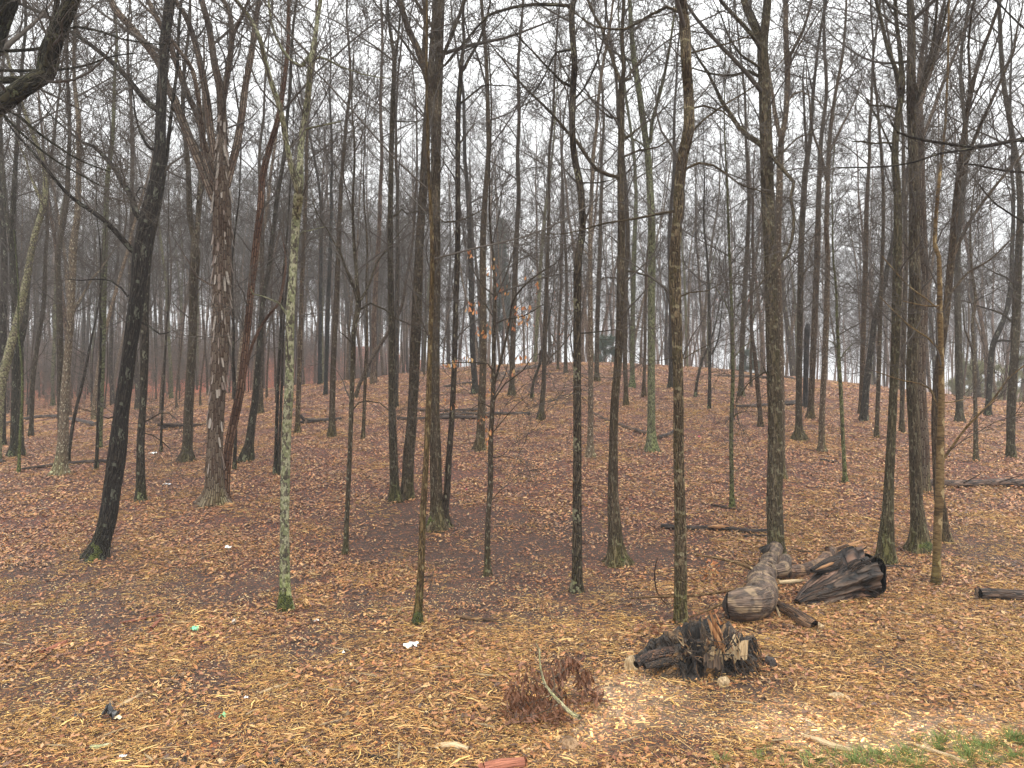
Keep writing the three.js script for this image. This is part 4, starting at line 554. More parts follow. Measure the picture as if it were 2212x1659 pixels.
fallen(FL, 'long mossy log with pale broken bark lying at the right edge behind the birch', 'log', '2008,1043,16 2060,1043,18 2120,1042,18 2180,1043,18 2240,1046,17', barks.dead, { tint: [1.1, 0.95, 0.88], stubs: [[0.35, [0.2, 0.5, 0.8], 0.6, 0.02], [0.7, [0.5, 0.3, 0.7], 0.7, 0.018]] });
fallen(FL, 'weathered split log cut by the right edge in front of the long mossy log', 'log', '2122,1284,26 2150,1283,28 2190,1282,29 2250,1284,30', barks.dead, { tint: [0.9, 0.78, 0.7], jag: 0.8 });
fallen(FL, 'long black log lying on far left slope, pale where bark is gone', 'log', '-10,918,8 50,906,8 110,899,9 150,903,8 207,916,11', barks.dead, { tint: [0.7, 0.66, 0.66], stubs: [[0.5, [0.3, 0.8, 0.2], 1.2, 0.04]] });
fallen(FL, 'long dark branch lying across the foot of the pale root footed trunk', 'log', '48,1014,7 85,1008,7 125,1002,9 180,998,9 236,996,8', barks.dead, { tint: [0.75, 0.7, 0.7], stubs: [[0.85, [0.3, -0.1, 0.9], 0.8, 0.05]] });
fallen(FL, 'black log end at the left edge below the dark forked trunk', 'log', '-20,993,10 -5,994,10 8,996,9', barks.dead, { tint: [0.5, 0.5, 0.5] });
fallen(FL, 'black log with a bright orange break lying left of the big tall oak', 'log', '1430,1138,12 1480,1139,11 1530,1139,11 1545,1139,11', barks.dead, { tint: [0.45, 0.42, 0.42], ends: [woodEnd, freshWood] });
{ const f = fallen(FL, 'right half of the black broken log, touching the big tall oak', 'log', '1549,1140,11 1580,1143,10 1620,1146,11 1656,1146,10', barks.dead, { tint: [0.45, 0.42, 0.42], ends: [freshWood, freshWood], jag: 1.2 });
  const p = f.fine[1]; part('splintered_wood', new Build().tube(catmull([[p[0] - 0.3, p[1] + 0.03, p[2] + 0.02, 0.01], [p[0] - 0.1, p[1] + 0.04, p[2] + 0.02, 0.04], [p[0] + 0.1, p[1] + 0.02, p[2] + 0.02, 0.03], [p[0] + 0.16, p[1], p[2] + 0.02, 0.008]], 0.03), 9, { shape: (t, v) => 0.6 + 0.8 * Math.abs(noise2(t * 4, v * 9, 7)) }).geo(), freshWood, f.g); }
fallen(FL, 'short black stick log under the black broken log, left of the big tall oak', 'log', '1604,1158,6 1630,1157,6 1660,1159,6', barks.dead, { tint: [0.45, 0.43, 0.43] });
fallen(ST, 'peeled grey stick lying on dark soil left of the thin brush with brown leaves', 'stick', '988,1333,9 1030,1336,9 1070,1339,8 1114,1341,7', barks.wetlog, { tint: [1.4, 1.2, 0.85], ends: [paleWood, paleWood], jag: 1.5 });
fallen(ST, 'dark branch lying from the mossy ridged trunk foot towards the right', 'stick', '1828,1214,6 1870,1219,7 1910,1222,8 1952,1223,7 1975,1226,4', barks.dead, { tint: [0.7, 0.68, 0.66] });
fallen(ST, 'dark stick behind the split stump, upper of two leading left', 'stick', '1715,1188,4 1750,1192,5 1790,1192,5', barks.dead, { tint: [0.8, 0.75, 0.7] });
fallen(ST, 'dark stick running right from behind the log towards the hollow footed trunk', 'stick', '1800,1192,5 1840,1200,5 1888,1211,4', barks.dead, { tint: [0.8, 0.75, 0.7] });
fallen(ST, 'orange splintered branch lying behind the fallen log, left of the hollow footed trunk', 'stick', '1800,1188,8 1830,1178,8 1860,1168,6 1896,1160,4', freshWood, { jag: 2 });
fallen(ST, 'second orange splinter under the orange splintered branch', 'stick', '1836,1180,6 1862,1177,6 1886,1175,4', freshWood, { jag: 2 });
fallen(ST, 'short black stick on open litter left of the curving lichened sapling', 'stick', '1774,993,6 1790,996,6 1806,998,5', barks.dead, { tint: [0.5, 0.5, 0.5] });
fallen(ST, 'thin dark stick lying at the foot of the thin straight sapling', 'stick', '1537,1090,4 1570,1097,5 1602,1103,5', barks.dead, { tint: [0.5, 0.5, 0.5] });
fallen(ST, 'lichen crusted white stick in the bottom left straw', 'stick', '198,1617,12 215,1614,13 240,1611,10', barks.lichen, { tint: [2, 2, 1.9] });
fallen(ST, 'dark peeled stick among the straw at bottom centre left', 'stick', '798,1636,9 820,1641,9 842,1646,6', barks.dead, { tint: [0.7, 0.7, 0.75] });
fallen(ST, 'dark thin stick lying among the straw left of centre at the bottom', 'stick', '608,1575,6 640,1576,6 678,1575,5', barks.dead);
fallen(ST, 'grey forked stick on litter right of the split stump', 'stick', '1928,1380,7 1950,1382,7 1975,1383,5', barks.dead, { tint: [0.8, 0.8, 0.85] });
fallen(ST, 'long red brown split wood strip in the left foreground', 'stick', '98,1408,12 120,1398,13 142,1388,9', redWood, { jag: 2, ends: [redWood, redWood] });
fallen(ST, 'dark red thin branch leading to reddish splinters, left foreground', 'stick', '265,1345,5 300,1339,6 340,1331,6 385,1324,5', redWood, { ends: [redWood, redWood], jag: 2 });
fallen(ST, 'short red splinter beside the dark red thin branch', 'stick', '328,1358,8 340,1346,8 352,1338,6', redWood, { ends: [redWood, redWood], jag: 2 });
fallen(ST, 'wide red wood slab at the bottom edge of the picture', 'wood slab', '1050,1662,26 1085,1652,30 1130,1646,24', redWood, { ends: [redWood, redWood], jag: 1 });
fallen(ST, 'pale wood slab lying on sawdust in the right foreground', 'wood slab', '1742,1594,12 1770,1600,15 1800,1611,17 1838,1622,10', paleWood, { ends: [paleWood, paleWood], jag: 2 });
fallen(ST, 'long pale wood strip lying by grass at bottom right', 'wood slab', '1968,1610,8 2005,1622,10 2045,1632,11 2090,1648,8', paleWood, { ends: [paleWood, paleWood], jag: 2 });
fallen(ST, 'thick pale splinter near the bottom centre', 'wood slab', '955,1612,16 985,1614,18 1012,1618,12', paleWood, { ends: [paleWood, paleWood], jag: 2 });
fallen(ST, 'bleached split stick in left foreground straw, below the green wrapper', 'stick', '560,1500,6 590,1488,8 622,1478,5', paleWood, { ends: [paleWood, paleWood], jag: 2, d: 1 });
fallen(ST, 'long pale splinter pointing up right in bottom left straw', 'stick', '250,1532,7 280,1516,9 305,1500,6', paleWood, { ends: [paleWood, paleWood], jag: 2 });
// the big fallen log, its limbs, and the torn stumps round it
{
  const L = fallen(FL, 'largest fallen log, grey brown and wet, lying away from viewer behind the rotten stump', 'log', '1590,1316,58,0.05 1606,1310,72,0.04 1630,1284,74,0.04 1650,1250,56,0.03 1664,1222,38,0.05 1672,1195,30,0.12', barks.wetlog, { ends: [hollow, hollow], jag: 0.25 });
  const p = L.fine[Math.floor(L.fine.length * 0.55)], e = (x, y, d) => sub(at(x, y, d), L.g.position.toArray()), dd = -(p[2] + L.g.position.z);
  part('limb_stub', new Build().tube(catmull([[p[0], p[1], p[2], 0.1], [...e(1690, 1232, dd), 0.11], [...e(1697, 1208, dd + 0.4), 0.1]], 0.12), 10, { shape: barkShape(8, 0, 0), smooth: true }).geo(), barks.wetlog, L.g);
  part('broken_end', new Build().tube([[...e(1697, 1208, dd + 0.4), 0.088], [...e(1698, 1201, dd + 0.45), 0.03]], 8).geo(), freshWood, L.g);
  R = rngOf(3050); for (let k = 0; k < 7; k++) { const i = 3 + Math.floor(R() * (L.fine.length - 6)), c = L.fine[i], t = tangent(L.fine, i), a = rr(-0.4, 2.2), n0 = nrm(cross(t, [0, 1, 0])), n1 = cross(n0, t), nn = add(n0.map((v) => v * -Math.cos(a)), n1, Math.sin(a)), o = add([c[0], c[1], c[2]], nn, c[3] * 0.8); part('knot', new Build().tube(catmull([[...o, 0.05], [...add(o, nn, c[3] * 0.24), 0.035], [...add(o, nn, c[3] * 0.3), 0.012]], 0.02), 9, { shape: barkShape(k, 0, 0), color: [0.55, 0.5, 0.46], smooth: true }).geo(), barks.wetlog, L.g); }
  part('bark_flap', new Build().tube(catmull([[...e(1645, 1192, dd + 0.9), 0.11], [...e(1655, 1184, dd + 0.9), 0.08], [...e(1664, 1176, dd + 1.0), 0.02]], 0.05), 8, { shape: (t) => 0.35 + 0.65 * Math.abs(Math.cos(t)), color: [0.4, 0.36, 0.34] }).geo(), barks.dead, L.g);
}
fallen(FL, 'curved thick branch log resting between the largest fallen log and the split stump', 'log', '1704,1238,28 1735,1226,26 1765,1214,26 1790,1200,26 1800,1190,20', barks.wetlog, { tint: [1, 0.85, 0.75], ends: [woodEnd, woodEnd], stubs: [[0.85, [-0.1, 1, 0.1], 0.16, 0.07], [1, [0.8, 0.25, 0.1], 0.3, 0.04]] });
fallen(FL, 'rotten hollow log piece with yellow fungus in front of the split stump', 'log', '1690,1310,22 1712,1322,28 1732,1336,32 1756,1350,26', barks.dead, { tint: [1.1, 0.85, 0.6], jag: 1.5, ends: [woodEnd, paleWood] });
fallen(ST, 'orange peeled stick lying in front of the rotten hollow log piece', 'stick', '1650,1340,7 1690,1343,7 1735,1345,6', freshWood, { ends: [freshWood, freshWood] });
fallen(ST, 'thin pale stick leaning against the side of the largest fallen log', 'stick', '1686,1334,5,0 1672,1312,5,0.1 1660,1296,5,0.25', paleWood, { ends: [paleWood, paleWood] });
function branchAt(label, pts, mat, o = {}) { // a branch held up by what it lies on: x, y, width, distance
  R = rngOf(label.length * 31); const q = parse(pts).map(([x, y, w, d]) => [...at(x, y, d), (w / 2) * d / F]), b = q[0], g = thing('broken_branch', [b[0], terrain(b[0], b[2]), b[2]]), o0 = g.position.toArray(); tag(g, label, 'branch');
  const c = catmull(q.map((p) => [...sub(p, o0), p[3]]), 0.1); part('bark', new Build().tube(c, 7, { color: o.tint ?? [1, 1, 1] }).geo(), mat, g);
  if (o.twigs) { const A = { b: new Build(), s: [], skip: 0.2 }; clothe(A, c, 0.3, 0.5, 0.6, 0.5); part('twigs', A.b.geo(), twigMat, g, 'stuff'); inst('fine_twigs', sprays[2], twigMat, A.s, g); }
  return { g, c };
}
{ const b = branchAt('long thin branch with a torn yellow end lying over the largest fallen log, upper one', '1500,1198,4,11.6 1540,1204,6,11.6 1580,1212,7,11.7 1620,1226,8,11.7 1660,1248,9,11.5 1690,1258,9,11.4', barks.smooth, { tint: [1.5, 1.15, 0.75] });
  const p = b.c[b.c.length - 1]; part('torn_end', new Build().tube(catmull([[p[0] - 0.05, p[1], p[2], 0.03], [p[0] + 0.2, p[1] + 0.02, p[2], 0.03], [p[0] + 0.36, p[1] + 0.03, p[2], 0.008]], 0.06), 7, { shape: barkShape(5, 0, 0) }).geo(), paleWood, b.g); }
branchAt('long thin branch crossing behind the furrowed trunk to the largest fallen log, lower one', '1360,1292,4,10.9 1440,1288,6,10.9 1500,1286,6,10.9 1560,1278,7,10.9 1620,1266,9,11.1 1680,1258,10,11.3', barks.smooth, { tint: [1.3, 0.95, 0.6] });
branchAt('thin bent branch slanting down left from the largest fallen log to the furrowed trunk', '1488,1334,3,10.4 1530,1318,5,10.5 1580,1292,6,10.7 1630,1265,6,10.9', barks.smooth, { tint: [1.4, 1.05, 0.65] });
branchAt('thin curved dark stem springing from litter left of the furrowed brown trunk', '1440,1306,2,10.9 1420,1280,3,10.9 1414,1240,3,10.9 1420,1205,2,10.9', barks.oak, { tint: [1.2, 0.8, 0.7] });
function rootArm(pts, r0, r1) { return catmull(pts.map((p, i) => [...p, lerp(r0, r1, i / (pts.length - 1))]), 0.06); }
// split stump with flaring roots
{
  const b = ground(1715, 1308), d = b[3], g = thing('split_stump', [b[0], b[1], b[2]]), q = (x, y, dz = 0) => sub(at(x, y, d + dz), g.position.toArray()); tag(g, 'dark split stump lying on its side with flared jagged roots, right of largest fallen log', 'stump'); R = rngOf(3100);
  const ridges = (th, v, t) => 0.78 + 0.34 * Math.abs(noise2(th * 5, v * 0.7, 71)) + 0.16 * noise2(th * 2.2, v * 2, 72) + 0.13 * Math.abs(noise2(th * 13, v * 1.4, 73)) + 0.05 * noise2(th * 26, v * 4, 74);
  const body = catmull([[...q(1722, 1300), 0.05], [...q(1745, 1288, 0.1), 0.13], [...q(1780, 1276, 0.25), 0.22], [...q(1815, 1262, 0.4), 0.31], [...q(1845, 1252, 0.5), 0.38], [...q(1866, 1247, 0.55), 0.4]], 0.08);
  part('trunk_wood', new Build().tube(body, 64, { shape: ridges, smooth: true, color: (p, th, v) => mix3([1.25, 1.0, 0.9], [0.4, 0.36, 0.32], clamp(0.5 + noise2(th * 4, v, 75) + 0.5 * noise2(th * 11, v * 2, 76))) }).geo(), barks.dead, g);
  part('hollow_end', new Build().tube([[...body[body.length - 1].slice(0, 3), 0.37], [...q(1874, 1246, 0.6), 0.27], [...q(1866, 1249, 0.5), 0.02]], 22, { shape: (th) => 0.9 + 0.25 * noise2(th * 4, 1, 3), color: [0.25, 0.22, 0.2] }).geo(), barks.dead, g);
  const arms = [[[1850, 1268], [1880, 1283], [1894, 1288], 0.12, 0.04], [[1850, 1250], [1878, 1252], [1888, 1246], 0.1, 0.02], [[1855, 1262], [1876, 1270], [1890, 1276], 0.1, 0.03], [[1840, 1228], [1852, 1216], [1862, 1212], 0.1, 0.03], [[1866, 1240], [1878, 1238], [1884, 1224], 0.09, 0.02], [[1830, 1284], [1862, 1296], [1890, 1300], 0.11, 0.03], [[1790, 1292], [1830, 1300], [1850, 1304], 0.08, 0.03], [[1858, 1232], [1872, 1226], [1880, 1216], 0.07, 0.015]];
  for (const a of arms) part('root', new Build().tube(rootArm([q(...a[0], 0.35), q(...a[1], 0.3), q(...a[2], 0.25)], a[3], a[4]), 9, { shape: barkShape(7, 0, 0), color: [0.55, 0.5, 0.46], smooth: true }).geo(), barks.dead, g);
  for (let k = 0; k < 26; k++) { const a = rr(0, 6.28), r = 0.34 * rr(0.6, 1.1), c = body[body.length - 2], o = [c[0] - 0.08, c[1] + Math.sin(a) * r, c[2] + Math.cos(a) * r]; part('splinter', new Build().tube(wander(o, [1, Math.sin(a) * 0.5 + rr(-0.2, 0.2), Math.cos(a) * 0.5], rr(0.14, 0.34), rr(0.02, 0.05), 0.004, 5, 0.2, 0), 6, { color: [0.5, 0.45, 0.4], shape: barkShape(k, 0, 0) }).geo(), barks.dead, g); }
  part('raised_slab', new Build().tube(catmull([[...q(1752, 1233, 0.3), 0.03], [...q(1775, 1226, 0.35), 0.09], [...q(1800, 1215, 0.4), 0.11], [...q(1816, 1206, 0.45), 0.05]], 0.06), 12, { shape: (th, v) => 0.7 + 0.4 * Math.abs(Math.cos(th)) + 0.2 * noise2(th * 3, v * 6, 8), smooth: true, color: [0.4, 0.36, 0.33] }).geo(), barks.dead, g);
  part('upper_root', new Build().tube(catmull([[...q(1808, 1212, 0.45), 0.1], [...q(1818, 1232, 0.45), 0.16], [...q(1828, 1250, 0.45), 0.2]], 0.08), 12, { shape: ridges, smooth: true, color: [0.45, 0.4, 0.37] }).geo(), barks.dead, g);
  part('split_face', new Build().tube(catmull([[...q(1762, 1231, 0.2), 0.005], [...q(1782, 1223, 0.24), 0.02], [...q(1800, 1216, 0.3), 0.018], [...q(1812, 1208, 0.34), 0.005]], 0.03), 9, { shape: (t, v) => 0.5 + 0.9 * Math.abs(noise2(t * 4, v * 8, 9)) }).geo(), freshWood, g);
  part('pale_strip', new Build().tube(catmull([[...q(1768, 1306, 0.0), 0.012], [...q(1795, 1300, 0.02), 0.03], [...q(1822, 1290, 0.08), 0.02], [...q(1826, 1287, 0.1), 0.006]], 0.06), 6).geo(), woodEnd, g);
}
// rotten stump with torn wood
{
  const b = ground(1530, 1460), d = b[3] + 0.35, g = thing('rotten_stump', [b[0], b[1] - 0.05, b[2] - 0.35]), q = (x, y, dz = 0) => sub(at(x, y, d + dz), g.position.toArray()); tag(g, 'black rotten stump with torn cream and orange wood on top, in the right foreground', 'stump'); R = rngOf(3200);
  const dark = duff;
  const U = 110, W = 48, P = [], UV = [], C = [], I = [], top = 0.6;
  for (let i = 0; i <= U; i++) for (let j = 0; j <= W; j++) {
    const a = (i / U) * 6.2832, t = j / W, ca = Math.cos(a), sa = Math.sin(a), up = Math.sin(t * 1.5708), out = Math.max(0, Math.cos(t * 1.5708)) ** 0.7;
    const n = fbm3(ca * out * 3 + 3, t * 3, sa * out * 3, 91, 5), st = Math.abs(noise3(ca * 5, t * 2, sa * 5, 92)) * (1 - t), rr0 = 0.64 * (1 + 0.28 * noise2(ca * 1.4 + 4, sa * 1.4, 93)) * (0.86 + 0.5 * n + 0.22 * st) * (1 + 0.5 * Math.exp(-t * 9));
    P.push(ca * rr0 * out * 1.12, up * top * (0.8 + 0.4 * noise2(ca * out * 1.9 + 8, sa * out * 1.9, 94) + 0.35 * n + 0.2 * noise2(ca * out * 9, sa * out * 9, 97)) - 0.08, sa * rr0 * out * 0.85); UV.push(ca * out * 0.6 + sa * 0.3, up * 0.6 + sa * out * 0.3);
    const k = clamp(0.5 + noise3(ca * 3, t * 4, sa * 3, 95)); C.push(...mix3([0.5, 0.45, 0.4], mix3([1.1, 0.95, 0.8], [2.2, 1.5, 0.6], clamp(noise3(ca * 3, t * 5, sa * 3, 96) * 2)), clamp(k * k * 1.7 - 0.25)));
  }
  for (let i = 0; i < U; i++) for (let j = 0; j < W; j++) { const a0 = i * (W + 1) + j, b0 = a0 + 1, c0 = a0 + W + 1, e0 = c0 + 1; I.push(a0, e0, c0, a0, b0, e0); }
  const geo = new THREE.BufferGeometry(); geo.setAttribute('position', new THREE.Float32BufferAttribute(P, 3)); geo.setAttribute('uv', new THREE.Float32BufferAttribute(UV, 2)); geo.setAttribute('color', new THREE.Float32BufferAttribute(C, 3)); geo.setIndex(I); geo.computeVertexNormals(); part('rotten_mound', geo, dark, g);
  for (let k = 0; k < 90; k++) { const a = 1.57 + rr(-1.75, 1.75), r = rr(0.52, 0.78), x = Math.cos(a) * r, z = Math.sin(a) * r * 0.8, h = rr(0.14, 0.34); const s = wander([x * 0.8, h, z * 0.8], [x * 0.55 + rr(-0.2, 0.2), -0.8, z * 0.55], h * rr(0.9, 1.15), rr(0.008, 0.024), 0.004, 6, 0.24, 0); part('root_strip', new Build().tube(s, 6, { color: mix3([0.5, 0.42, 0.35], [3.2, 2.2, 1.1], R() ** 2.2), shape: barkShape(k, 0, 0) }).geo(), dark, g); }
  const arm = (pts, r0, r1, c) => part('root', new Build().tube(rootArm(pts.map((p) => q(...p)), r0, r1), 10, { color: c, shape: barkShape(9, 0, 0), smooth: true }).geo(), dark, g);
  arm([[1480, 1405, -0.25], [1440, 1412, -0.3], [1400, 1420, -0.35], [1374, 1436, -0.45]], 0.1, 0.04, [1.1, 0.75, 0.6]); arm([[1470, 1420, -0.3], [1430, 1432, -0.4], [1392, 1440, -0.5]], 0.06, 0.03, [0.8, 0.65, 0.55]); arm([[1590, 1440, -0.1], [1620, 1456, -0.2], [1640, 1470, -0.3]], 0.08, 0.03, [0.8, 0.7, 0.6]); arm([[1560, 1450, -0.3], [1590, 1470, -0.45], [1605, 1482, -0.5]], 0.06, 0.025, [0.9, 0.75, 0.6]);
  // torn wood standing up from the cut
  const shard = (x, y, w, h, lean, mat, dz, yaw = rr(-0.6, 0.6)) => { const c = q(x, y, dz), n = 14, A = [], B = [], sd = R() * 50, cy = Math.cos(yaw), sy = Math.sin(yaw); for (let i = 0; i <= n; i++) { const t = i / n, hh = h * (0.3 + 0.9 * Math.abs(noise2(t * 4 + sd, 2, 97)) + 0.35 * noise2(t * 14 + sd, 5, 98)) * Math.sqrt(Math.sin(t * 3.0 + 0.07)), xx = (t - 0.5) * w * (1 - 0.2 * t), wob = 0.035 * noise2(t * 5 + sd, 9, 99), at2 = (a2, k2, z2) => [c[0] + (xx + lean * a2) * cy - z2 * sy, c[1] + k2, c[2] + (xx + lean * a2) * sy + z2 * cy];
      A.push(at2(0, -0.1 + 0.05 * noise2(t * 6 + sd, 3, 96), wob), at2(hh, hh, wob * 2 - 0.35 * hh)); B.push(at2(0, -0.1, wob - 0.04), at2(hh, hh - 0.01, wob * 2 - 0.35 * hh - 0.02)); }
    const pts = [...A, ...B], m = A.length, f = []; for (let i = 0; i < n; i++) { const k = i * 2; f.push([k, k + 2, k + 3, k + 1], [m + k, m + k + 1, m + k + 3, m + k + 2], [k + 1, k + 3, m + k + 3, m + k + 1]); } part('torn_wood', new Build().poly(pts, f).geo(), mat, g); };
  shard(1520, 1398, 0.2, 0.1, 0.5, paleWood, -0.3, 0.3); shard(1562, 1392, 0.13, 0.34, -0.3, freshWood, -0.32, -0.3); shard(1572, 1372, 0.06, 0.2, -0.6, freshWood, 0.05, 0.2); shard(1598, 1400, 0.22, 0.16, 0.2, paleWood, -0.38, -0.3); shard(1582, 1405, 0.2, 0.06, 0.4, paleWood, -0.42, 0.2); shard(1552, 1410, 0.16, 0.05, -0.4, paleWood, -0.45, -0.2); shard(1505, 1405, 0.16, 0.06, 0.3, woodEnd, -0.35); shard(1540, 1420, 0.2, 0.06, 0.3, woodEnd, -0.5, 0.1);
  for (const [mat, n, seed] of [[paleWood, 70, 1], [freshWood, 50, 2], [woodEnd, 110, 3], [hollow, 90, 4]]) { const b2 = new Build(); for (let k = 0; k < n; k++) { const c = q(1536 + rr(-62, 66) , 1396 + rr(-24, 26), rr(-0.5, 0.05)), dir = [rr(-0.7, 0.7) + (seed === 2 ? -0.3 : 0), rr(0.1, 1), rr(-0.3, 0.8)]; c[1] -= 0.06; b2.tube(wander(c, dir, rr(0.06, 0.2), rr(0.004, 0.014), 0.002, 4, 0.22, 0), 4); } part('wood_fibres', b2.geo(), mat, g, 'stuff'); }
}
{ // pale crumbling lump left of the stump, and a cream one in front
  const lump = (name, label, cat, x, y, w, h, mat, seed) => { const b = ground(x, y), k = b[3] / F, g = new THREE.IcosahedronGeometry(1, 4), p = g.attributes.position; for (let i = 0; i < p.count; i++) { const v = [p.getX(i), p.getY(i), p.getZ(i)], f = 0.85 + 0.55 * fbm3(v[0] * 1.7 + seed, v[1] * 1.7, v[2] * 1.7, seed, 4); p.setXYZ(i, v[0] * f * w * k * 0.5, Math.max(-0.3, v[1]) * f * h * k, v[2] * f * w * k * 0.42); } g.computeVertexNormals(); const m = part(name, g, mat, scene); m.position.set(b[0], b[1] + 0.01, b[2]); tag(m, label, cat); };
  lump('wood_lump', 'crumbling pale yellow wood lump at the left end of the rotten stump root', 'wood lump', 1362, 1446, 34, 30, paleWood, 21); lump('wood_lump', 'small peaked cream wood chunk lying in front of the rotten stump', 'wood lump', 1562, 1482, 30, 22, paleWood, 22);
  lump('wood_lump', 'rounded tan chunk half sunk in litter at bottom centre', 'wood lump', 1232, 1622, 44, 22, woodMat('tan_wood', [0.25, 0.14, 0.07], [0.42, 0.27, 0.14]), 23); lump('wood_lump', 'yellow cream torn wood chunk in the right foreground litter', 'wood lump', 1808, 1512, 36, 12, paleWood, 24); lump('clod', 'dark earth clod right of the rotten stump', 'clod', 1662, 1440, 34, 24, plain('wet_soil', 0.035, 0.026, 0.022), 25);
  lump('wood_lump', 'dark sawn stub standing in the straw at the bottom left', 'stump', 398, 1652, 22, 16, barks.dead.clone(), 26); lump('stone', 'small pale stone below the lichen covered trunk foot', 'stone', 505, 1348, 9, 8, plain('pale_stone', 0.5, 0.46, 0.4), 27);
}

// ---------------------------------------------------------------- leaves, straw, chips
const TINTS = { leaf: [[0.2, 0.075, 0.028], [0.31, 0.12, 0.042], [0.11, 0.044, 0.02], [0.42, 0.21, 0.082], [0.27, 0.115, 0.05], [0.05, 0.027, 0.016], [0.36, 0.15, 0.042], [0.43, 0.26, 0.11]], straw: [[0.6, 0.36, 0.1], [0.5, 0.26, 0.075], [0.7, 0.47, 0.18], [0.34, 0.16, 0.055], [0.16, 0.075, 0.035], [0.56, 0.32, 0.12], [0.07, 0.042, 0.028]] };
const pick = (l) => l[Math.floor(R() * l.length)];
// an oak leaf: lobed, curled, lying about the origin with its stalk towards -x
function leafInto(b, m, L, color, curl, narrow = 1) {
  const outline = [[-0.5, 0.02], [-0.33, 0.13], [-0.2, 0.1], [-0.08, 0.26], [0.04, 0.13], [0.18, 0.28], [0.28, 0.12], [0.5, 0]].map(([x, y]) => [x, y * narrow]), v = new THREE.Vector3(), P = [], s0 = b.P.length / 3;
  const put = (x, z) => { v.set(x * L, (curl[0] * x * x + curl[1] * Math.abs(z) + curl[2] * x * z) * L, z * L).applyMatrix4(m); b.P.push(v.x, v.y, v.z); };
  const n = outline.length; outline.forEach(([x, z]) => put(x, z)); outline.forEach(([x]) => put(x, 0)); outline.forEach(([x, z]) => put(x, -z));
  for (let i = 0; i < 3 * n; i++) { b.U.push(0, 0); b.C.push(...color); }
  const up = new THREE.Vector3(), A = new THREE.Vector3(), B = new THREE.Vector3(); const g = (i) => new THREE.Vector3(b.P[(s0 + i) * 3], b.P[(s0 + i) * 3 + 1], b.P[(s0 + i) * 3 + 2]);
  const nA = A.subVectors(g(n + 3), g(3)).cross(B.subVectors(g(4), g(3))).normalize().clone(), nB = A.subVectors(g(2 * n + 3), g(n + 3)).cross(B.subVectors(g(2 * n + 4), g(n + 3))).normalize().clone(); if (nA.dot(nB) < 0) nB.negate(); const nM = up.addVectors(nA, nB).normalize();
  for (let i = 0; i < n; i++) b.N.push(nA.x, nA.y, nA.z); for (let i = 0; i < n; i++) b.N.push(nM.x, nM.y, nM.z); for (let i = 0; i < n; i++) b.N.push(nB.x, nB.y, nB.z);
  for (let i = 0; i < n - 1; i++) { b.I.push(s0 + i, s0 + n + i, s0 + n + i + 1, s0 + i, s0 + n + i + 1, s0 + i + 1, s0 + n + i, s0 + 2 * n + i, s0 + 2 * n + i + 1, s0 + n + i, s0 + 2 * n + i + 1, s0 + n + i + 1); }
}
const lieFlat = (x, z, y, tilt) => new THREE.Matrix4().compose(new THREE.Vector3(x, y, z), new THREE.Quaternion().setFromEuler(new THREE.Euler(rr(-tilt, tilt), R() * 6.28, rr(-tilt, tilt), 'YXZ')), new THREE.Vector3(1, 1, 1));
function leafClump(seed) { R = rngOf(seed); const b = new Build(); for (let k = 0; k < 30; k++) leafInto(b, lieFlat(rr(-0.27, 0.27), rr(-0.27, 0.27), rr(0.008, 0.045), 0.45), rr(0.035, 0.085), mix3(pick(TINTS.leaf), pick(TINTS.leaf), R() * 0.5), [rr(-0.1, 0.5), rr(-0.1, 0.35), rr(-0.5, 0.5)]); return b.geo(); }
function strawClump(seed, thick) {
  R = rngOf(seed); const b = new Build();
  for (let k = 0; k < 85; k++) {
    const a = R() * 6.28, L = rr(0.025, 0.11) * (k % 11 ? 0.9 : 1.9), c = [Math.cos(a), rr(-0.1, 0.2), Math.sin(a)], w = rr(0.0012, 0.0035) * (k % 9 ? 1 : 2.2) * thick, p = [rr(-0.28, 0.28), rr(0.006, 0.036), rr(-0.28, 0.28)], col = mix3(pick(TINTS.straw), pick(TINTS.straw), R() * 0.4);
    if (k % 5) b.tube([[...add(p, c, -L / 2), w], [...add(p, c, L / 2), w * 0.4]], 3, { color: col });
    else b.tube([[...add(p, c, -L / 2), w * 0.7], [...add(p, [-c[2] * 0.08 * L, rr(0, 0.006), c[0] * 0.08 * L]), w], [...add(p, c, L / 2), w * 0.35]], 3, { color: col });
  }
  return b.geo();
}
function chipClump(seed) {           // small crumbs of wood, bark and sawdust
  R = rngOf(seed); const b = new Build();
  for (let k = 0; k < 34; k++) { const s = rr(0.004, 0.012), x = rr(-0.25, 0.25), z = rr(-0.25, 0.25), a = R() * 6.28, e = [Math.cos(a) * s * rr(1, 2.4), rr(-0.2, 0.6) * s, Math.sin(a) * s * rr(1, 2.4)], f = [-Math.sin(a) * s * 0.7, 0.2 * s, Math.cos(a) * s * 0.7], p = [x, rr(0.004, 0.02), z]; const P = [add(p, e, -1), add(p, f), add(p, e), add(p, f, -1), add(p, [0, s * 0.8, 0])]; b.poly(P, [[0, 1, 4], [1, 2, 4], [2, 3, 4], [3, 0, 4], [1, 0, 3, 2]], R() < 0.3 ? mix3([0.06, 0.045, 0.035], [0.2, 0.1, 0.06], R()) : mix3(pick(TINTS.straw), [0.5, 0.38, 0.22], R())); }
  return b.geo();
}
const litterMat = leafMat('wet_oak_leaves'), strawMat = leafMat('shredded_straw'); litterMat.roughness = 0.5; strawMat.roughness = 0.72;
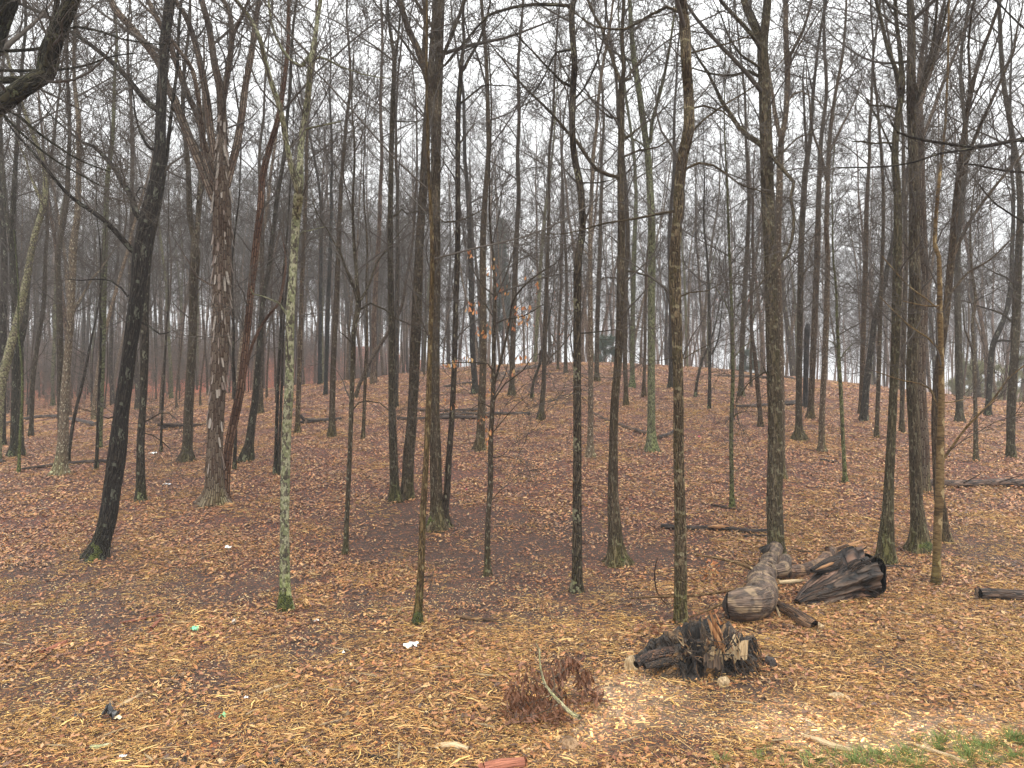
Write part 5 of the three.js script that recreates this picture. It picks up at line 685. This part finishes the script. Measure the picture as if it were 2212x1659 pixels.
function carpet(name, label, geos, mat, weight, layers, seed, cols) {
  const rnd = rngOf(seed), lists = geos.map(() => [[], []]), e = 0.25, q = new THREE.Quaternion(), tilt = new THREE.Quaternion(), nv = new THREE.Vector3();
  for (let d = 5.4; d < 58;) {
    const s = d < 16 ? 0.36 : d < 30 ? 0.5 : 0.75; // spacing, and with it the size of the clumps, grows slowly with distance
    for (let x = -0.72 * d - 1.5; x < 0.72 * d + 1.5; x += s) for (let k = 0; k < layers; k++) {
      const X = x + (rnd() - 0.5) * s * 1.5, Z = -d + (rnd() - 0.5) * s * 1.5, w = weight(X, Z); if (rnd() > w) continue;
      nv.set(terrain(X - e, Z) - terrain(X + e, Z), 2 * e, terrain(X, Z - e) - terrain(X, Z + e)).normalize(); tilt.setFromUnitVectors(UP, nv); q.setFromAxisAngle(UP, rnd() * 6.28); tilt.multiply(q);
      const sc = (0.85 + 0.35 * rnd()) * (d < 16 ? 1 : d < 30 ? 1.15 : 1.5), L = lists[Math.floor(rnd() * geos.length)];
      L[0].push(new THREE.Matrix4().compose(new THREE.Vector3(X, terrain(X, Z), Z), tilt.clone(), new THREE.Vector3(sc, sc, sc))); L[1].push(cols(X, Z, rnd));
    }
    d += s;
  }
  const g = thing(name, [0, 0, 0]); tag(g, label, null, null, 'stuff'); geos.forEach((geo, i) => inst(name.replace('_litter', ''), geo, mat, lists[i][0], g, lists[i][1]));
}
const tone = (rnd, a, b) => { const k = a + (b - a) * rnd(); return new THREE.Color().setRGB(k, k * (0.94 + 0.1 * rnd()), k * (0.9 + 0.15 * rnd())); };
carpet('leaf_litter', 'wet red brown oak leaves covering the forest floor', [1, 2, 3, 4, 5, 6].map((k) => leafClump(600 + k)), litterMat, (x, z) => clamp((0.95 - 0.62 * strawAt(x, z)) * (1 - 0.78 * soilAt(x, z)) * (1 - sandAt(x, z) * 0.9) * (0.65 + 0.9 * (0.5 + fbm2(x * 0.8, z * 0.8, 55, 3)))), 2, 701, (x, z, r) => tone(r, 0.75, 1.25));
carpet('straw_litter', 'yellow shredded wood and straw strewn over the forest floor', [1, 2, 3, 4, 5, 6].map((k) => strawClump(620 + k, 1.1)), strawMat, (x, z) => clamp((0.12 + 1.1 * strawAt(x, z)) * (1 - 0.8 * soilAt(x, z)) * (1 - sandAt(x, z) * 0.75) * (0.45 + 1.3 * (0.5 + fbm2(x * 0.9 + 4, z * 0.9, 57, 3))) * smooth(60, 20, -z)), 3, 702, (x, z, r) => tone(r, 0.75, 1.2));
carpet('chip_litter', 'small crumbs of pale wood and dark bark between the straw', [1, 2, 3, 4].map((k) => chipClump(640 + k)), strawMat, (x, z) => clamp((0.45 + 0.2 * sandAt(x, z)) * smooth(17, 9, -z)), 2, 703, (x, z, r) => tone(r, 0.8, 1.2));
// young grass in the bottom right corner
{
  R = rngOf(710); const blade = new Build(); for (let k = 0; k < 26; k++) { const a = R() * 6.28, r = R() * 0.05, h = rr(0.05, 0.14), p = [Math.cos(a) * r, 0, Math.sin(a) * r], t = [Math.cos(a) * 0.5 + rr(-0.3, 0.3), 1, Math.sin(a) * 0.5 + rr(-0.3, 0.3)]; blade.tube([[...p, 0.002], [...add(p, t, h * 0.55), 0.002], [...add(add(p, t, h * 0.55), [t[0] * 1.6, 0.6, t[2] * 1.6], h * 0.45), 0.0005]], 3, { color: mix3([0.07, 0.13, 0.025], [0.2, 0.25, 0.05], R()) }); }
  const list = [], mat = leafMat('grass_blades');
  for (const [x, y, n, s] of [[2085, 1622, 9, 0.2], [2060, 1634, 6, 0.2], [2150, 1642, 7, 0.3], [2190, 1650, 5, 0.3], [2040, 1604, 5, 0.2], [1880, 1654, 9, 0.35], [1770, 1654, 8, 0.4], [1690, 1640, 4, 0.3], [2165, 1606, 9, 0.16], [1940, 1632, 5, 0.3], [1990, 1652, 8, 0.3], [1580, 1652, 3, 0.3]]) { const c = ground(x, y); for (let k = 0; k < n; k++) { const a = R() * 6.28, r = Math.sqrt(R()) * s, X = c[0] + Math.cos(a) * r * 1.3, Z = c[2] + Math.sin(a) * r * 0.6; list.push(placed([X, terrain(X, Z), Z], [0, 1, 0], R() * 6.28, rr(0.6, 1.15))); } }
  const g = thing('grass', [0, 0, 0]); tag(g, 'young green grass sprouting in sawdust at bottom right', null, null, 'stuff'); inst('grass_blades', blade.geo(), mat, list, g);
}
// ---------------------------------------------------------------- brush with brown leaves, orange leaves, sprouts
const leafGeo = (seed, L, curl, narrow) => { R = rngOf(seed); const b = new Build(); leafInto(b, new THREE.Matrix4().makeTranslation(0.5 * L, 0, 0), L, [1, 1, 1], curl, narrow); return b.geo(); };
const flat = (name, r, g, b) => { const m = new THREE.MeshPhysicalMaterial({ color: new THREE.Color().setRGB(r, g, b), roughness: 0.6, side: THREE.DoubleSide, vertexColors: true }); m.name = name; return m; };
function hang(name, geo, mat, p, dir, s, parent) { const m = part(name, geo, mat, parent); m.position.set(...p); m.quaternion.setFromUnitVectors(new THREE.Vector3(1, 0, 0), V(nrm(dir))).multiply(new THREE.Quaternion().setFromAxisAngle(new THREE.Vector3(1, 0, 0), R() * 6.28)); m.scale.setScalar(s); return m; }
{
  const b = ground(1240, 1552), d = b[3], g = thing('leafy_branch', b), q = (x, y, dz = 0) => sub(at(x, y, d + dz), b); tag(g, 'cut branch with hanging dead brown leaves and a pale lichened stem, bottom centre', 'branch'); R = rngOf(3300);
  const stems = [[[1252, 1550, -0.1], [1230, 1538, 0], [1208, 1516, 0.1], [1190, 1496, 0.2], [1178, 1480, 0.25], [1170, 1455, 0.3], [1166, 1428, 0.32], [1165, 1405, 0.35], [1158, 1390, 0.38], 0.021, 0.006], [[1192, 1498, 0.2], [1198, 1480, 0.3], [1196, 1460, 0.35], [1188, 1435, 0.4], 0.009, 0.004], [[1218, 1528, 0.05], [1214, 1510, 0.15], [1206, 1500, 0.15], [1196, 1493, 0.2], 0.008, 0.004], [[1210, 1518, 0.1], [1190, 1530, 0], [1165, 1540, -0.1], [1130, 1548, -0.15], 0.007, 0.003], [[1195, 1500, 0.2], [1170, 1510, 0.15], [1140, 1520, 0.1], 0.007, 0.003], [[1200, 1508, 0.15], [1230, 1500, 0.3], [1262, 1505, 0.35], 0.007, 0.003], [[1180, 1482, 0.25], [1160, 1470, 0.2], [1140, 1462, 0.15], 0.007, 0.003], [[1190, 1470, 0.35], [1215, 1450, 0.45], [1236, 1440, 0.5], 0.006, 0.003], [[1215, 1450, 0.45], [1210, 1430, 0.5], [1216, 1420, 0.5], 0.005, 0.003]];
  const paths = stems.map((s) => { const r1 = s.pop(), r0 = s.pop(); return rootArm(s.map(([x, y, dz]) => q(x, y, dz - 0.28)), r0, r1); }); paths.forEach((p, i) => part(i ? 'side_branch' : 'main_stem', new Build().tube(p, i ? 5 : 9, { color: i ? [1.1, 1.0, 0.9] : [1.8, 1.7, 1.55] }).geo(), i ? barks.smooth : barks.lichen, g));
  const geos = [1, 2, 3].map((k) => leafGeo(3310 + k, 0.1, [rr(-0.2, 0.5), rr(0.2, 0.8), rr(-0.4, 0.4)], 0.6)), mats = [flat('dead_leaf', 0.15, 0.062, 0.028), flat('dark_dead_leaf', 0.075, 0.035, 0.02), flat('red_dead_leaf', 0.21, 0.08, 0.03)];
  const spots2 = [[1130, 1500, 0.1, 34, 26, 50], [1160, 1480, 0.15, 30, 26, 46], [1190, 1535, -0.15, 42, 56, 34], [1215, 1440, 0.45, 26, 16, 26], [1236, 1432, 0.5, 8, 8, 10], [1175, 1520, 0.05, 38, 40, 36], [1262, 1462, 0.4, 16, 14, 16], [1275, 1505, 0.3, 26, 22, 16], [1108, 1505, 0.05, 14, 12, 24], [1195, 1462, 0.35, 26, 20, 20], [1150, 1545, -0.15, 30, 50, 18]];
  for (const [x, y, dz, n, w, h] of spots2) for (let k = 0; k < n; k++) { const p = q(x + rr(-w, w), y + rr(-h, h), dz + rr(-0.18, 0.18)); p[1] = Math.max(p[1], 0.05); hang('leaf', pick(geos), pick(mats), p, [rr(-0.5, 0.5), p[1] < 0.12 ? rr(-0.15, 0.3) : -1, rr(-0.5, 0.5)], rr(0.65, 1.1), g); }
  const more = []; for (let k = 0; k < 620; k++) { const [x, y, dz, n, w, h] = pick(spots2), p = q(x + rr(-w, w) * 1.3, y + rr(-h, h), dz + rr(-0.2, 0.2)); p[1] = Math.max(p[1], 0.04); const m = new THREE.Matrix4().compose(V(p), new THREE.Quaternion().setFromUnitVectors(new THREE.Vector3(1, 0, 0), V(nrm([rr(-0.6, 0.6), p[1] < 0.12 ? rr(-0.1, 0.3) : -0.9, rr(-0.6, 0.6)]))).multiply(new THREE.Quaternion().setFromAxisAngle(new THREE.Vector3(1, 0, 0), R() * 6.28)), new THREE.Vector3(0.9, 0.9, 0.9)); more.push(m); } inst('small_leaves', geos[0], mats[0], more, g);
}
function leaves(t, spots2, mats, L, seed) { R = rngOf(seed); const geos = [1, 2, 3].map((k) => leafGeo(seed + k, L, [rr(-0.2, 0.5), rr(0, 0.6), rr(-0.4, 0.4)], 1)); for (const [x, y, n, w, h] of spots2) for (let k = 0; k < n; k++) { const p = t.loc(x + rr(-w, w), y + rr(-h, h), rr(-0.35, 0.35)); hang('leaf', pick(geos), pick(mats), p, [rr(-0.7, 0.7), -0.9, rr(-0.7, 0.7)], rr(0.7, 1.15), t.g); } }
const orange = [flat('orange_leaf', 0.52, 0.22, 0.06), flat('tan_leaf', 0.5, 0.3, 0.12), flat('rust_leaf', 0.4, 0.14, 0.05)];
leaves(T.orange, [[1045, 710, 14, 16, 16], [1022, 660, 12, 14, 12], [1010, 545, 6, 10, 10], [1060, 575, 8, 16, 24], [1085, 625, 10, 18, 14], [1130, 670, 14, 20, 14], [1110, 700, 9, 16, 12], [1140, 690, 8, 14, 14], [960, 785, 7, 14, 7], [985, 782, 6, 14, 6], [1050, 830, 6, 14, 24], [1130, 775, 12, 16, 12], [1100, 800, 6, 12, 10], [1052, 945, 12, 10, 22], [1045, 900, 5, 10, 14], [1150, 600, 6, 16, 20], [1012, 770, 5, 10, 5], [970, 870, 6, 14, 10]], orange, 0.085, 3400);
{ // russet leaves still on a young tree up on the ridge
  const t = tree('sapling', 'young tree on the ridge with faint rust coloured leaves, centre', 'young tree', 'grey', '1205,800,6 1206,760,5 1208,700,5 1210,640,4', ['3>2 1207,730 1225,700 1245,680', '3>2 1206,745 1190,720 1175,705'], { H: 8, n: 5, tint: [0.8, 0.7, 0.6], spread: 0.22 });
  leaves(t, [[1200, 690, 22, 30, 30], [1230, 660, 14, 24, 30], [1180, 640, 12, 24, 20], [1215, 730, 10, 20, 14]], [flat('faded_rust_leaf', 0.42, 0.17, 0.1)], 0.13, 3500);
  const t2 = tree('sapling', 'young tree with faint rust coloured leaves left of the big tall oak', 'young tree', 'grey', '1622,835,6 1622,780,5 1624,700,4 1622,640,4', ['3>2 1622,700 1640,660 1650,640', '3>2 1622,720 1600,690 1580,670'], { H: 9, n: 5, tint: [0.8, 0.7, 0.6] });
  leaves(t2, [[1620, 670, 14, 30, 30], [1560, 640, 8, 20, 14], [1640, 620, 8, 20, 20]], [flat('faded_red_leaf', 0.38, 0.13, 0.09)], 0.13, 3520);
}
function sprout(label, x, y, h, n, spread, mats, seed, L = 0.08) { // a few wiry stems from one root, with clinging leaves
  const b = ground(x, y), k = b[3] / F, g = thing('oak_sprout', b); tag(g, label, 'sprout'); R = rngOf(seed); const geos = [1, 2].map((q) => leafGeo(seed + q, L, [0.3, 0.3, rr(-0.4, 0.4)], 1));
  for (let i = 0; i < n; i++) { const a = R() * 6.28, p = wander([0, -0.03, 0], [Math.cos(a) * spread, 1, Math.sin(a) * spread], h * k * rr(0.6, 1), 0.005, 0.002, 8, 0.22, 0.02); part('stem', new Build().tube(p, 4, { color: [1.5, 1.1, 0.9] }).geo(), twigMat, g); if (mats) for (let j = 2; j < p.length; j++) for (let q = 0; q < 2; q++) if (R() < 0.7) hang('leaf', pick(geos), pick(mats), add(p[j].slice(0, 3), rdir(), 0.04), [rr(-1, 1), rr(-0.7, 0.2), rr(-1, 1)], rr(0.6, 1.1), g); }
}
sprout('wiry oak sprout with orange leaves between the furrowed trunk and the largest log', 1530, 1250, 80, 7, 0.8, orange, 3600); sprout('low oak sprout with rusty leaves left of the furrowed brown trunk foot', 1418, 1372, 40, 5, 0.9, [flat('dark_rust_leaf', 0.2, 0.08, 0.035)], 3610); sprout('bare wiry sprout at the foot of the furrowed brown trunk', 1500, 1352, 75, 4, 0.6, null, 3620); sprout('bare thin sprout standing right of the hollow footed trunk', 1938, 1218, 60, 3, 0.7, null, 3630); sprout('tan leaved tiny sprout right of the lichen covered trunk foot', 658, 1312, 34, 2, 0.5, [orange[1]], 3640, 0.13); sprout('bare wiry sprout left of the rotten stump', 1392, 1400, 70, 4, 0.6, null, 3650);
{ // uprooted brush on the far left slope
  const b = ground(335, 928), g = thing('uprooted_brush', b); tag(g, 'tangled heap of uprooted brown brush right of the dark leaning oak', 'brush heap'); R = rngOf(3700); const A = { b: new Build(), s: [], skip: 0.2 };
  for (let k = 0; k < 26; k++) { const a = R() * 6.28; sideBranch(A, [rr(-0.5, 0.5), rr(0, 0.4), rr(-0.3, 0.3)], [Math.cos(a), rr(-0.1, 0.9), Math.sin(a)], rr(0.5, 1.1), 0.014, 0.7); }
  for (const [y, L] of [[0.12, 2.6], [0.2, 2.2], [0.05, 3]]) part('pole', new Build().tube(wander([0.2, y, rr(-0.3, 0.3)], [1, -0.02, rr(-0.25, 0.1)], L, 0.06, 0.035, 8, 0.06, 0), 7, { color: [0.8, 0.75, 0.75] }).geo(), barks.dead, g);
  part('branches', A.b.geo(), new THREE.MeshStandardMaterial({ color: new THREE.Color().setRGB(0.12, 0.075, 0.055), roughness: 0.9 }), g, 'stuff'); inst('twigs', sprays[1], twigMat, A.s, g);
}
// shaggy plates peeling off the hickory
{
  const t = T.shag, geos = [1, 2, 3].map((k) => { R = rngOf(3800 + k); const L = rr(0.22, 0.38), w = rr(0.03, 0.06), b = new Build(), P = []; for (let i = 0; i <= 4; i++) { const s = i / 4, o = 0.012 + 0.05 * (1 - s) ** 2 + (s > 0.9 ? -0.01 : 0), ww = w * (0.7 + 0.3 * Math.sin(s * 3)); P.push([-ww / 2, s * L, o], [ww / 2, s * L, o], [ww / 2, s * L, o - 0.012], [-ww / 2, s * L, o - 0.012]); } const f = []; for (let i = 0; i < 4; i++) { const a = i * 4; for (let q = 0; q < 4; q++) f.push([a + q, a + ((q + 1) % 4), a + 4 + ((q + 1) % 4), a + 4 + q]); } b.poly(P, [...f, [3, 2, 1, 0], [16, 17, 18, 19]]); return b.geo(); });
  const mats = [plain('pale_bark_plate', 0.27, 0.23, 0.19), plain('brown_bark_plate', 0.16, 0.115, 0.09), plain('tan_bark_plate', 0.22, 0.175, 0.14)]; R = rngOf(3850);
  for (let k = 0; k < 150; k++) { const h = rr(0.5, 8.6), i = t.path.findIndex((p) => p[1] >= h), c = t.path[i]; if (!c) continue; const a = rr(0, 6.28), m = part('bark_plate', pick(geos), pick(mats), t.g); m.position.set(c[0] + Math.sin(a) * c[3] * 0.97, h, c[2] + Math.cos(a) * c[3] * 0.97); m.rotation.set(0, a, rr(-0.08, 0.08)); m.scale.setScalar(rr(0.7, 1.2)); }
}
// ---------------------------------------------------------------- litter that people left, and marker flags
function crumple(name, label, cat, x, y, w, h, mat, seed, lift = 0.5) {
  const b = ground(x, y), k = b[3] / F, g = new THREE.PlaneGeometry(1, 1, 9, 7), p = g.attributes.position; for (let i = 0; i < p.count; i++) { const u = p.getX(i), v = p.getY(i), n = fbm2(u * 4 + seed, v * 4, seed, 3), m = fbm2(u * 4, v * 4 + seed, seed + 5, 3); p.setXYZ(i, (u + 0.35 * m) * w * k, 0.015 + Math.max(0, 0.5 + n) * h * k * lift * 2 * (1 - Math.abs(u)), -(v + 0.3 * n) * w * k * 0.8); }
  g.computeVertexNormals(); const m = part(name, g, mat, scene); m.position.set(b[0], b[1], b[2]); tag(m, label, cat);
}
const film = (name, r, g, b, rough) => { const m = new THREE.MeshPhysicalMaterial({ color: new THREE.Color().setRGB(r, g, b), roughness: rough, side: THREE.DoubleSide }); m.name = name; return m; };
const white = film('white_paper', 0.82, 0.82, 0.8, 0.8), green = film('green_wrapper', 0.16, 0.55, 0.28, 0.35), black = film('black_plastic', 0.012, 0.012, 0.013, 0.4), pink = film('pink_ribbon', 0.75, 0.12, 0.16, 0.6), yellowish = film('cream_chip', 0.72, 0.62, 0.4, 0.8);
crumple('paper_scrap', 'crumpled white paper lying in straw below the slender ochre trunk', 'litter', 888, 1402, 28, 15, white, 3); crumple('paper_scrap', 'small white scrap left of the lichen covered trunk, in dark litter', 'litter', 493, 1186, 12, 7, white, 4); crumple('paper_scrap', 'flat white scrap on leaves right of the spotted dark trunk foot', 'litter', 359, 1049, 14, 5, white, 5); crumple('paper_scrap', 'far white scrap on leaves, highest of the white scraps', 'litter', 330, 981, 14, 4, white, 6); crumple('paper_scrap', 'tiny white scrap at the tip of a pale splinter right of the mossy foot', 'litter', 684, 1345, 9, 7, white, 7); crumple('paper_scrap', 'small white scrap in straw at lower left centre', 'litter', 531, 1513, 9, 6, white, 8); crumple('paper_scrap', 'white scrap left of the crumpled white paper', 'litter', 742, 1415, 6, 5, white, 9); crumple('paper_scrap', 'white scrap in the bottom left straw near the sawn stub', 'litter', 265, 1640, 14, 6, white, 10);
crumple('wrapper', 'bright green wrapper in the left foreground', 'litter', 420, 1365, 15, 11, green, 11); crumple('wrapper', 'torn dull green wrapper low in the straw', 'litter', 481, 1553, 13, 9, film('dull_green_wrapper', 0.18, 0.42, 0.2, 0.5), 12);
crumple('plastic_scrap', 'black crumpled plastic in the bottom left straw', 'litter', 237, 1556, 28, 26, black, 13, 0.8); crumple('plastic_scrap', 'smaller black plastic corner left of the black crumpled plastic', 'litter', 163, 1552, 17, 10, black, 14); crumple('wood_chip', 'cream chip right beside the black crumpled plastic', 'wood chip', 256, 1560, 17, 7, yellowish, 15); crumple('plastic_scrap', 'black scrap at the bottom edge, lower left centre', 'litter', 592, 1656, 30, 12, black, 16);
crumple('marker_ribbon', 'pink marker ribbon on the slope beside the thin orange leafed oak', 'ribbon', 1007, 1062, 5, 6, pink, 17); crumple('marker_ribbon', 'pink marker ribbon on the slope left of the furrowed trunk', 'ribbon', 1361, 1082, 5, 6, pink, 18); crumple('marker_ribbon', 'pink marker ribbon high on the slope left of the big tall oak', 'ribbon', 1510, 946, 5, 5, pink, 19);
// loose splinters that lie singly on the litter in front
{
  const rnd = rngOf(3900), spots3 = []; for (let k = 0; k < 60; k++) spots3.push([rnd() * 2300 - 40, 1300 + 350 * rnd() ** 0.8, rnd() * 3.14, 0.14 + 0.26 * rnd(), rnd()]);
  const proto = [paleWood, freshWood, redWood].map((m, i) => { R = rngOf(3910 + i); const s = thing('wood_splinter', [0, -5, 0]); tag(s, ['pale torn wood splinter lying loose on the foreground litter', 'orange torn wood splinter lying loose on the foreground litter', 'dark red torn wood splinter lying loose on the foreground litter'][i], 'splinter', ['pale splinters on the foreground litter', 'orange splinters on the foreground litter', 'red splinters on the foreground litter'][i]); part('wood', new Build().tube(catmull([[-0.5, 0, 0, 0.004], [-0.3, 0.01, 0.004, 0.02], [0.2, 0.015, -0.004, 0.017], [0.5, 0.02, 0.003, 0.003]], 0.06), 6, { shape: (t, v) => 0.55 + 0.55 * Math.abs(Math.cos(t + 0.4)) + 0.25 * noise2(t * 2, v * 14, 41 + i) }).geo(), m, s); return s; }), done = [0, 0, 0];
  for (const [x, y, a, L, u] of spots3) { const k = u < 0.66 ? 0 : u < 0.86 ? 1 : 2, b = ground(x, y); let o = proto[k]; if (done[k]++) { o = proto[k].clone(); o.name = numbered('wood_splinter'); scene.add(o); } o.position.set(b[0], b[1] + 0.025, b[2]); o.rotation.y = a; o.rotation.z = 0.1 * (u - 0.5); o.scale.set(L * 0.8, 0.5, 0.5); }
}
renderer.render(scene, camera);
